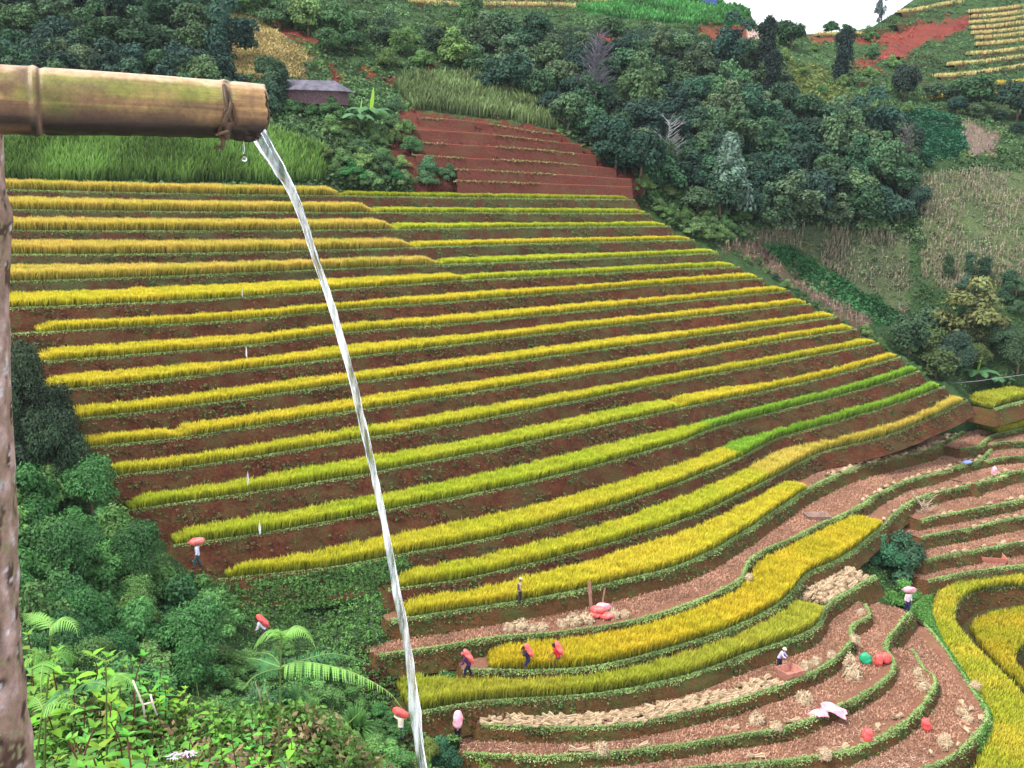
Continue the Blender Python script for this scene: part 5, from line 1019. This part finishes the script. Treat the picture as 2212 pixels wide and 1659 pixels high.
e_off = (-.006*np.clip(np.sin(th), 0, 1)**1.2-.034*np.clip(-np.sin(th)-.45, 0, 1)**1.0+.002*noise2(th*9, th*0, 9, 1)); w_ = np.clip((uu_-525)/55, 0, 1)**1.0
Pb += (w_[:, None]*e_off[None])[..., None]*T_[:, None]
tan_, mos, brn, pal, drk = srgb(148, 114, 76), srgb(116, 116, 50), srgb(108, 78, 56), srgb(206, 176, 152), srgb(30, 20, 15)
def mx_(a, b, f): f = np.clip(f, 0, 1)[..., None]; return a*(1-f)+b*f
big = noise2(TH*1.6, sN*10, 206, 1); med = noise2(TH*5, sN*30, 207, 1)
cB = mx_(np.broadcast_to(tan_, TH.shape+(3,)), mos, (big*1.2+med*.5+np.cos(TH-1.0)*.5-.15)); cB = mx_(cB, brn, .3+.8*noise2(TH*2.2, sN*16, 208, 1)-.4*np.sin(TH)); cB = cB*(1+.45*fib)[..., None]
cB = mx_(cB, pal, (np.sin(TH)-.72)*3.2+med*.3); cB = mx_(cB, drk, (under-.05)*1.75+big*.5+.2*fib-.1); cB = mx_(cB, drk, endk*(under*2.2-.55+.5*med));  # pale top and dark underside paint light and shade in, along with wet rot
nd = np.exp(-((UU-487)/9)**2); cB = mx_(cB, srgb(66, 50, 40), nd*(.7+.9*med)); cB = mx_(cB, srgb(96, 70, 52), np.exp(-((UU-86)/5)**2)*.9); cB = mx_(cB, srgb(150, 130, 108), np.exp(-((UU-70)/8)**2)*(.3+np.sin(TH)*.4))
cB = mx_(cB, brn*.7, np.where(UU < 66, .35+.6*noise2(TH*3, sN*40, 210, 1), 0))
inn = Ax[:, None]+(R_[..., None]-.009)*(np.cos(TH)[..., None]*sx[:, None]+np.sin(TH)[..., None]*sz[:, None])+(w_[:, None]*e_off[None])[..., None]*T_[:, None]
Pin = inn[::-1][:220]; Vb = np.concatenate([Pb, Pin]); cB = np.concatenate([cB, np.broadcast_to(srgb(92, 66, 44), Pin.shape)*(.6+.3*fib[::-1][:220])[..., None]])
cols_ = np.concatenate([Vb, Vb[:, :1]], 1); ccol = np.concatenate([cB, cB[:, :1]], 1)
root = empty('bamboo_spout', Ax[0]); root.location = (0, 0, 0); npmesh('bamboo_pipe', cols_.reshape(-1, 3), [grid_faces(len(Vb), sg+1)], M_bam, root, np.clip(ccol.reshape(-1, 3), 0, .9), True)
b = MB(); c0 = srgb(84, 62, 44)
for pts, r0 in (([(484,184,1.887),(488,214,1.867),(494,244,1.862),(498,262,1.867)], .0035), ([(497,215,1.872),(506,248,1.867),(512,270,1.877)], .003), ([(490,226,1.867),(481,262,1.862),(472,288,1.882)], .003), ([(468,290,1.882),(478,288,1.867),(494,283,1.862)], .0028),
                ([(478,292,1.897),(482,306,1.892),(481,316,1.892)], .0045), ([(463,320,1.892),(474,318,1.892),(482,322,1.892)], .0028), ([(500,222,1.867),(492,248,1.862),(480,270,1.864)], .0045)):
    P = np.array([aty(*p) for p in pts]); b.tube(catm(P, .01), r0, 6, c0*random.uniform(.4, 1.2))
b.build('stuck_fibres', M_bam, root, True); tag(root, 'thick old bamboo spout reaching in from the left with water pouring from its end', 'bamboo spout')
# the post it rests against
rt = np.array([(240,3),(290,6),(380,8),(425,12),(447,22),(465,28),(490,28),(520,23),(560,20),(700,18),(850,22),(1000,28),(1100,33),(1300,36),(1350,38),(1450,42),(1520,50),(1590,60),(1659,66),(1800,84)], float)
nr, sg = 420, 90; vv_ = np.linspace(240, 1800, nr); ur = smooth1(np.interp(vv_, rt[:, 0], rt[:, 1]-np.interp(rt[:, 0], [240, 430, 700, 1659], [11, 9, 6, 3])), 9); yp = 1.93; rad = np.interp(vv_, [240, 447, 560, 1300, 1800], [.075, .085, .078, .09, .13])
edge = aty(ur, vv_, np.full(nr, yp)); cen = edge-np.array([1, 0, 0])*rad[:, None]; th = np.arange(sg)/sg*2*PI; VV, TH = np.meshgrid(vv_, th, indexing='ij')
RR = rad[:, None]*(1+.03*noise2(TH*2.5, VV/60, 301, 1)+.012*noise2(TH*9, VV/18, 302, 1)); kn = np.exp(-(((VV-1355)/42)**2+((np.angle(np.exp(1j*(TH+.62))))/.24)**2)); RR = RR-.022*kn+.006*np.exp(-(((VV-1355)/75)**2+((np.angle(np.exp(1j*(TH+.62))))/.42)**2))
Pp = cen[:, None]+RR[..., None]*np.stack([np.cos(TH), np.sin(TH), 0*TH], -1)
a1, a2, a3 = noise2(TH*2.2, VV/55, 303, 1), noise2(TH*5, VV/26, 304, 1), noise2(TH*12, VV/10, 305, 1)
cP = np.broadcast_to(srgb(132, 108, 96), TH.shape+(3,)); cP = mx_(cP, srgb(164, 138, 132), (a1+a2*.6)*2.0); cP = mx_(cP, srgb(70, 52, 44), (-a1+a2*.8-.3)*3); cP = mx_(cP, srgb(184, 178, 184), (a2+a3*.6-.7)*4); cP = mx_(cP, srgb(128, 122, 92), (a3-a1*.4-.45)*2); cP = mx_(cP, srgb(24, 18, 16), kn*1.6-.25)
Pp = np.concatenate([Pp, Pp[:, :1]], 1); cP = np.concatenate([cP, cP[:, :1]], 1); o = npmesh('wooden_post', Pp.reshape(-1, 3), [grid_faces(nr, sg+1)[:, ::-1]], M_post, None, np.clip(cP.reshape(-1, 3), 0, .9), True); tag(o, 'lichen covered wooden post with a knot hole at the left edge under the spout', 'post')
# ---------------------------------------------------------------- falling water
m, t, b_ = newmat('water'); v = objvec(t, (6, 6, .9)); f = nfac(t, 9, .42, .62, 3, v); t.links.new(mixc(t, f, (.74, .81, .88), (.97, .98, 1)), b_.inputs['Base Color']); b_.inputs['Roughness'].default_value = .07; b_.inputs['IOR'].default_value = 1.33
mr = N(t, 'ShaderNodeMapRange'); mr.inputs[3].default_value = .98; mr.inputs[4].default_value = .55; t.links.new(f, mr.inputs[0]); t.links.new(mr.outputs[0], b_.inputs['Transmission Weight']); M_water = m
ws = catm([(540,280,34),(558,294,46),(580,330,42),(603,368,34),(626,402,26),(645,445,20),(662,495,20),(677,545,19),(693,590,19),(708,640,19),(722,685,18),(738,740,17),(755,795,19),(770,850,22),(782,905,20),(793,960,18),(806,1020,17),(818,1075,19),(830,1130,18),(841,1185,20),(851,1240,20),(860,1290,24),(869,1340,24),(877,1385,20),(884,1430,24),(889,1475,28),(894,1515,30),(899,1555,34),(904,1590,28),(910,1630,24),(917,1670,26),(930,1760,30)], 3.5)
n = len(ws); sg = 28; cw = aty(ws[:, 0], ws[:, 1], np.full(n, 1.93)); th = np.arange(sg)/sg*2*PI; I_, TH = np.meshgrid(np.arange(n), th, indexing='ij'); wr_ = (ws[:, 2]*.35/F*1.93)[:, None]
tw = TH+I_*.02; lob = 1+.26*np.sin(3*tw)+.12*np.sin(7*tw+1)+.2*noise2(np.cos(TH)*2, I_/14, 401, 1)+.12*noise2(np.sin(TH)*3+9, I_/6, 402, 1)
Tn = np.gradient(cw, axis=0); Tn /= np.linalg.norm(Tn, axis=1)[:, None]; A1 = np.cross(Tn, [0, 1., 0]); A1 /= np.linalg.norm(A1, axis=1)[:, None]
Vw = cw[:, None]+(wr_*lob)[..., None]*(np.cos(TH)[..., None]*A1[:, None]+np.sin(TH)[..., None]*.55*np.array([0, 1., 0])); Vw = np.concatenate([Vw, Vw[:, :1]], 1)
o = npmesh('water_stream', Vw.reshape(-1, 3), [grid_faces(n, sg+1)], M_water, None, None, True); tag(o, 'bright stream of water falling in a long curve from the bamboo spout', 'water')
def drop(u, v, r, l, label):
    b = MB(); z = np.linspace(0, 1, 12); rr = np.sin(np.minimum(z*1.0, 1)*PI)**.8*(1-z*.55)+.02; c = aty(u, v, 1.91)
    b.tube([c+np.array([0, 0, -l*.4+l*.8*q]) for q in z], rr*r*(.75 if v > 400 else 1), 12); o = b.build('water_drop', M_water, None, True); tag(o, label, 'water drop', 'drops falling from the spout')
drop(528, 343, .0062, .013, 'round water drop just below the bamboo spout'); drop(526, 318, .0022, .03, 'thin hanging thread of water above the round drop'); drop(523, 632, .002, .022, 'tiny falling drop over the sixth terrace'); drop(532, 760, .0024, .026, 'tiny falling drop over the ninth terrace')
drop(535, 1032, .0028, .036, 'slim falling drop over the thirteenth rice strip'); drop(561, 1140, .0035, .036, 'slim falling drop over the fourteenth rice strip, the lowest')
# ---------------------------------------------------------------- the near bank and its plants
def zbank(x, y): return -2.95-.9*np.clip(y-5.1, 0, 9)-np.clip(x+.95, 0, 9)*1.1+.35*np.clip(4.6-y, 0, 3)+.07*noise2(x, y, 501, .5)
xs, ys = np.meshgrid(np.linspace(-4.2, 1.6, 90), np.linspace(1.2, 9, 100)); o = npmesh('near_bank', np.stack([xs, ys, zbank(xs, ys)], -1).reshape(-1, 3), [grid_faces(100, 90)], M_cover, None, np.broadcast_to(srgb(78, 84, 50), (9000, 3)), True); tag(o, kind='structure')
n = 5200; x = rng.uniform(-4, -.3, n); y = rng.uniform(3.0, 6.2, n); P = np.stack([x, y, zbank(x, y)+rng.uniform(0, .1, n)], 1)
g = noise2(x, y, 502, .35)+rng.uniform(-.5, .5, n); c = np.where(g[:, None] > .8, srgb(136, 122, 88), srgb(92, 132, 60))*(1+rng.uniform(-.4, .4, n))[:, None]
acc(clumps(P, rng.uniform(.04, .11, n), 16, .022, c, 1.0, .4)); flush('bank_herbs', M_grass, 'tangle of small herbs and dry stems on the near bank at the lower left', 'herbs')
n = 700; x = rng.uniform(-4, -.4, n); y = rng.uniform(3.2, 5.6, n); P = np.stack([x, y, zbank(x, y)], 1); j = rng.uniform(.6, 1.2, n)[:, None]; V, f4, f3, c = blades(P, .2*rng.uniform(.4, 1.2, n), .007, .9, srgb(96, 92, 54)*j, np.where(rng.uniform(0, 1, n)[:, None] > .5, srgb(190, 170, 120), srgb(120, 150, 70))*j, .5)
o = npmesh('bank_grass', V, [f4, f3], M_grass, None, c); tag(o, 'thin mixed green and straw coloured grass on the near bank', 'grass', kind='stuff')
def leafv(L_, W_, fold=.25, droop=.35, k=9, serr=0):
    V, f = [], []
    for i in range(k):
        q = i/(k-1); w = W_*.5*math.sin(PI*min(1, q**.75*.97+.03))**.9*(1+serr*((i % 2)*2-1)); z = -droop*L_*q*q; V += [(q*L_, -w, z+fold*w), (q*L_, 0, z), (q*L_, w, z+fold*w)]
    return np.array(V), grid_faces(k, 3)
def weed(seed, h, n, ll, name, col):
    root = empty(name); root['unused'] = 1; r = random.Random(seed); b = MB(); st = catm([(0, 0, -.1), (.01, 0, h*.4), (.02+r.uniform(-.03, .03), .01, h*.8), (.03, 0, h)], .03); b.tube(st, np.linspace(.006, .003, len(st)), 6, srgb(112, 74, 62)); b.build('stem', M_grass, root, True)
    lf = MB()
    for i in range(n):
        q = .25+.75*i/(n-1); p = st[min(len(st)-1, int(q*(len(st)-1)))]
        for s in (0, PI) if i < n-1 else (0, 2.1, 4.2, 5.3):
            a = i*1.35+s+r.uniform(-.3, .3); el = r.uniform(.1, .5) if i < n-1 else .9; L_ = ll*r.uniform(.75, 1.15)*(1 if i < n-1 else .6); V, f = leafv(L_, L_*.52, .3, r.uniform(.2, .5), 9, .07)
            ca, sa, ce, se = math.cos(a), math.sin(a), math.cos(el), math.sin(el); M_ = np.array([[ca*ce, -sa, -ca*se], [sa*ce, ca, -sa*se], [se, 0, ce]]); lf.add(V@M_.T+p, f, None, col*r.uniform(.75, 1.2)*np.array([1, 1, r.uniform(.7, 1.1)]))
    lf.build('leaves', M_leaf, root, True); return root
WP = [weed(1, .42, 6, .085, 'leafy_weed', srgb(126, 182, 74)), weed(2, .34, 5, .1, 'leafy_weed', srgb(140, 190, 70)), weed(3, .5, 7, .07, 'leafy_weed', srgb(112, 170, 84)), weed(4, .26, 5, .075, 'leafy_weed', srgb(96, 160, 90))]
def put(src, loc, sc, rz, col, name, label, cat, group=None):
    if 'unused' in src: r = src; del src['unused']; kids = list(src.children)
    else:
        r = src.copy(); C.objects.link(r); kids = []
        for ch in src.children: d = ch.copy(); C.objects.link(d); d.parent = r; kids.append(d)
    for q in ('label', 'category', 'group'):
        if q in r: del r[q]
    for ch in kids: ch.color = (*col, 1)
    r.name = name; r.location = loc; r.scale = (sc,)*3; r.rotation_euler = (random.uniform(-.12, .12), random.uniform(-.12, .12), rz); return tag(r, label, cat, group)
r5 = random.Random(9)
for i in range(150):
    y = r5.uniform(3.0, 5.4); u = r5.choice([r5.uniform(60, 640), r5.uniform(60, 420)]); x = float(ray(u, 1600)[0])*y; z = float(zbank(np.array(x), np.array(y)))
    put(WP[i % 4], (x, y, z), r5.uniform(.6, 1.0)*(1.0 if u < 330 else .7), r5.uniform(0, 6), (r5.uniform(.55, .95), r5.uniform(.65, 1.0), r5.uniform(.5, .85)), 'leafy_weed', 'bright green leafy weed in the mass of weeds covering the near bank', 'weed', 'weeds on the near bank')
# ferns
def frond(pts, pl, droop=.5, col=srgb(146, 200, 104), side=None, npn=26, parent=None, drop2=.0):
    P = catm(np.array(pts), .012); n = len(P); T = np.gradient(P, axis=0); T /= np.linalg.norm(T, axis=1)[:, None]; b = MB(); b.tube(P, np.linspace(.0032, .0009, n), 5, srgb(150, 176, 96))
    sd0 = np.array(side if side is not None else (0, 1., 0), float)
    for i in range(npn):
        q = .06+.92*i/(npn-1); j = min(n-1, int(q*(n-1))); s = sd0-T[j]*(sd0@T[j]); s /= np.linalg.norm(s); nn = np.cross(T[j], s); L_ = pl*math.sin(PI*min(1, q*.80+.2))**.8*(1.05-q*.55)
        for sg_ in (-1, 1):
            d = s*sg_+T[j]*.55; d /= np.linalg.norm(d); k = 14; rows = []; wv = T[j]-d*(T[j]@d); wv /= np.linalg.norm(wv)
            cj = col*random.uniform(.8, 1.18)
            for a in range(k):
                f = a/(k-1); c = P[j]+d*L_*f+np.array([0, 0, -1.])*L_*(droop*f*f+drop2*f)+T[j]*L_*.12*f*f; w = L_*.17*(1-f)**.75*(1 if a % 2 == 0 else .35)+.0005; rows.append([c-wv*w, c+nn*.0015, c+wv*w])
            b.add(np.array(rows).reshape(-1, 3), grid_faces(k, 3), None, cj)
    return b.build('frond', M_grass, parent)
def fern(label, y, stem, fronds):
    root = empty('fern', (0, 0, 0)); P = np.array([aty(u, v, y) for u, v in stem]); b = MB(); c = catm(P, .02); b.tube(c, np.linspace(.0055, .0032, len(c)), 8, srgb(110, 130, 70)); b.build('stem', M_grass, root, True)
    for pts, pl, dr, col, side, npn, d2 in fronds: frond([aty(u, v, y+dy) for u, v, dy in pts], pl, dr, np.array(col), side, npn, root, d2)
    return tag(root, label, 'fern')
G1, G2, G3 = srgb(132, 184, 92), srgb(86, 146, 92), srgb(112, 168, 76)
fern('tall bracken fern with a long drooping frond reaching toward the falling water', 4.6, [(596,1700),(604,1560),(606,1460),(608,1375)],
 [([(610,1378,0),(600,1366,.03),(575,1366,.1),(556,1385,.16),(545,1408,.2)], .055, .45, G1, (0, 1, .15), 20, 0), ([(610,1378,0),(632,1358,-.05),(656,1364,-.1),(674,1384,-.14),(682,1402,-.16)], .055, .5, G1, (0, 1, .15), 22, 0), ([(610,1380,0),(620,1362,.15),(640,1358,.3)], .07, .5, G1, (1, 0, 0), 16, 0), ([(610,1380,0),(600,1362,-.12),(580,1362,-.25)], .07, .5, G3, (1, 0, 0), 16, 0),
  ([(607,1442,0),(640,1430,-.05),(700,1436,-.12),(760,1452,-.18),(810,1476,-.24),(845,1500,-.28),(868,1530,-.3)], .062, .5, G1, (0, 1, -.1), 40, .5), ([(607,1440,0),(660,1424,.15),(720,1412,.3),(790,1432,.42)], .05, .35, G2, (0, 1, .5), 30, 0),
  ([(607,1442,0),(580,1432,.05),(555,1424,.12),(533,1424,.16),(524,1434,.18)], .045, .45, G2, (0, 1, .6), 24, 0), ([(607,1440,0),(590,1418,.2),(570,1410,.35),(545,1412,.45)], .045, .4, G2, (0, 1, .7), 22, 0), ([(607,1444,0),(575,1450,-.1),(545,1465,-.2),(522,1492,-.28)], .035, .3, G2, (0, 1, .2), 22, 0)])
fern('bracken fern with a flat bright crown beside the wooden post', 3.9, [(96,1700),(100,1520),(108,1420),(110,1352)],
 [([(110,1354,0),(92,1336,.03),(70,1328,.06),(44,1326,.1)], .052, .35, G1, (0, 1, .3), 20, 0), ([(110,1354,0),(130,1340,-.03),(152,1344,-.06),(166,1362,-.1),(168,1376,-.1)], .05, .5, G1, (0, 1, .3), 20, 0), ([(110,1354,0),(106,1336,.15),(100,1330,.3)], .07, .4, G3, (1, 0, 0), 14, 0),
  ([(102,1425,0),(84,1412,-.05),(66,1420,-.1),(52,1450,-.12)], .055, .5, G1, (0, 1, .3), 20, 0), ([(102,1425,0),(92,1440,-.15),(88,1480,-.3),(90,1515,-.35)], .055, .3, G3, (1, 0, 0), 24, 0), ([(102,1425,0),(125,1412,.02),(150,1412,.06),(168,1424,.1)], .05, .5, G3, (0, 1, .4), 18, 0)])
fern('slender fern with two thin curled young fronds and one arched frond', 4.4, [(232,1700),(230,1560),(230,1480),(228,1428)],
 [([(228,1430,0),(210,1420,0),(190,1412,.02),(174,1408,.03)], .022, .3, G3, (0, 1, .3), 16, 0), ([(228,1430,0),(244,1422,0),(258,1410,.01),(272,1404,.02)], .022, .3, G3, (0, 1, .3), 16, 0), ([(231,1476,0),(250,1458,-.05),(270,1462,-.1),(292,1482,-.14),(304,1520,-.16)], .05, .45, G3, (0, 1, .2), 26, .2), ([(231,1480,0),(210,1474,.05),(180,1480,.1),(160,1492,.15)], .05, .3, G2, (0, 1, .4), 20, 0)])
fern('low fern spreading sideways at the foot of the post', 3.8, [(70,1720),(84,1600),(92,1530)],
 [([(92,1530,0),(120,1505,-.05),(150,1498,-.1),(182,1506,-.12)], .05, .3, G2, (0, 1, .6), 20, 0), ([(92,1532,0),(120,1520,-.12),(150,1522,-.2),(185,1530,-.25)], .05, .3, G1, (0, 1, .4), 20, 0), ([(92,1530,0),(80,1510,.05),(60,1505,.1)], .05, .4, G1, (0, 1, .3), 16, 0)])
b = MB()
for pts in ([(287,1470),(298,1496),(310,1525),(312,1550)], [(325,1500),(330,1520),(338,1545)], [(310,1522),(326,1518)]): b.tube([aty(u, v, 4.2) for u, v in pts], .0042, 6)
o = b.build('dry_twig', plain('dead_wood', srgb(214, 200, 190), .9, .15, 30), None, True); tag(o, 'bleached forked dry twig standing among the near weeds', 'twig')
def flower(u, v, y, label, seed):
    root = empty('flower_head', aty(u, v, y)); r = random.Random(seed); b = MB()
    for i in range(46):
        a, q = r.uniform(0, 6.28), r.uniform(0, .022); V, f = leafv(.011, .006, .2, .1, 4); c, s = math.cos(a), math.sin(a); M_ = np.array([[c, -s, 0], [s, c, 0], [0, 0, 1]]); b.add(V@M_.T+np.array([c*q, s*q, .012-q*q*9+r.uniform(0, .006)]), f, None, srgb(222, 200, 236)*r.uniform(.8, 1.1))
    b.build('petals', M_grass, root); s_ = MB(); s_.tube([(0, 0, .005), (0, .01, -.15), (.01, 0, -.4)], .0035, 5, srgb(96, 110, 60)); s_.build('stem', M_grass, root, True); return tag(root, label, 'flower')
flower(376, 1640, 3.6, 'left one of the two pale lilac flower heads at the bottom edge', 1); flower(409, 1634, 3.6, 'right one of the two pale lilac flower heads at the bottom edge', 2)
# big arching grass tussocks on the slope below the fern
def tussock(u, v, sc, label, seed, c1, c2):
    r = np.random.default_rng(seed); n = 700; P0 = base(u, v)[0]; a = r.uniform(0, 6.28, n); L_ = sc*r.uniform(.6, 1.1, n); k = 7; f = np.linspace(0, 1, k); rad = r.uniform(.25, 1, n)
    x = (L_*rad*.75)[:, None]*f; z = (L_*(1.15-.4*rad))[:, None]*f-(L_*rad)[:, None]*1.15*f**2; P = np.stack([np.cos(a)[:, None]*x, np.sin(a)[:, None]*x, z], -1); w = (.016*sc*(1-f)**.6+.002)[None, :, None]*np.stack([-np.sin(a), np.cos(a), 0*a], -1)[:, None]
    V = np.stack([P-w, P+w], 2).reshape(-1, 3); i = (np.arange(n)[:, None]*k+np.arange(k-1)[None]).ravel()*2; fc = np.stack([i, i+1, i+3, i+2], 1); c = (np.array(c1)*(1-f)[:, None]+np.array(c2)*f[:, None])[None]*r.uniform(.7, 1.25, n)[:, None, None]
    o = npmesh('grass_tussock', V, [fc], M_grass, None, np.repeat(c.reshape(-1, 3), 2, 0)); o.location = P0; return tag(o, label, 'grass tussock')
tussock(768, 1596, 2.6, 'large fountain shaped grass tussock under the tip of the long fern frond', 1, srgb(40, 84, 40), srgb(110, 160, 84)); tussock(560, 1540, 2.0, 'grass tussock just behind the stem of the tall fern', 2, srgb(40, 84, 52), srgb(130, 176, 130)); tussock(640, 1530, 1.8, 'grass tussock between the fern stem and the large fountain tussock', 3, srgb(40, 80, 44), srgb(110, 160, 96))
# ---------------------------------------------------------------- thin air haze
b = MB(); b.box((0, 130, -10), (420, 330, 110)); m = bpy.data.materials.new('haze'); m.use_nodes = True; t = m.node_tree; t.nodes.clear()
pv = t.nodes.new('ShaderNodeVolumePrincipled'); pv.inputs['Density'].default_value = .00009; pv.inputs['Color'].default_value = (.82, .9, 1, 1); pv.inputs['Anisotropy'].default_value = .2
ot = t.nodes.new('ShaderNodeOutputMaterial'); t.links.new(pv.outputs[0], ot.inputs['Volume'])
o = b.build('haze', m); tag(o, 'thin bluish haze in the valley air', 'haze', kind='stuff')

for r in [o for o in C.objects if 'unused' in o]:
    for ch in list(r.children): bpy.data.objects.remove(ch)
    bpy.data.objects.remove(r)
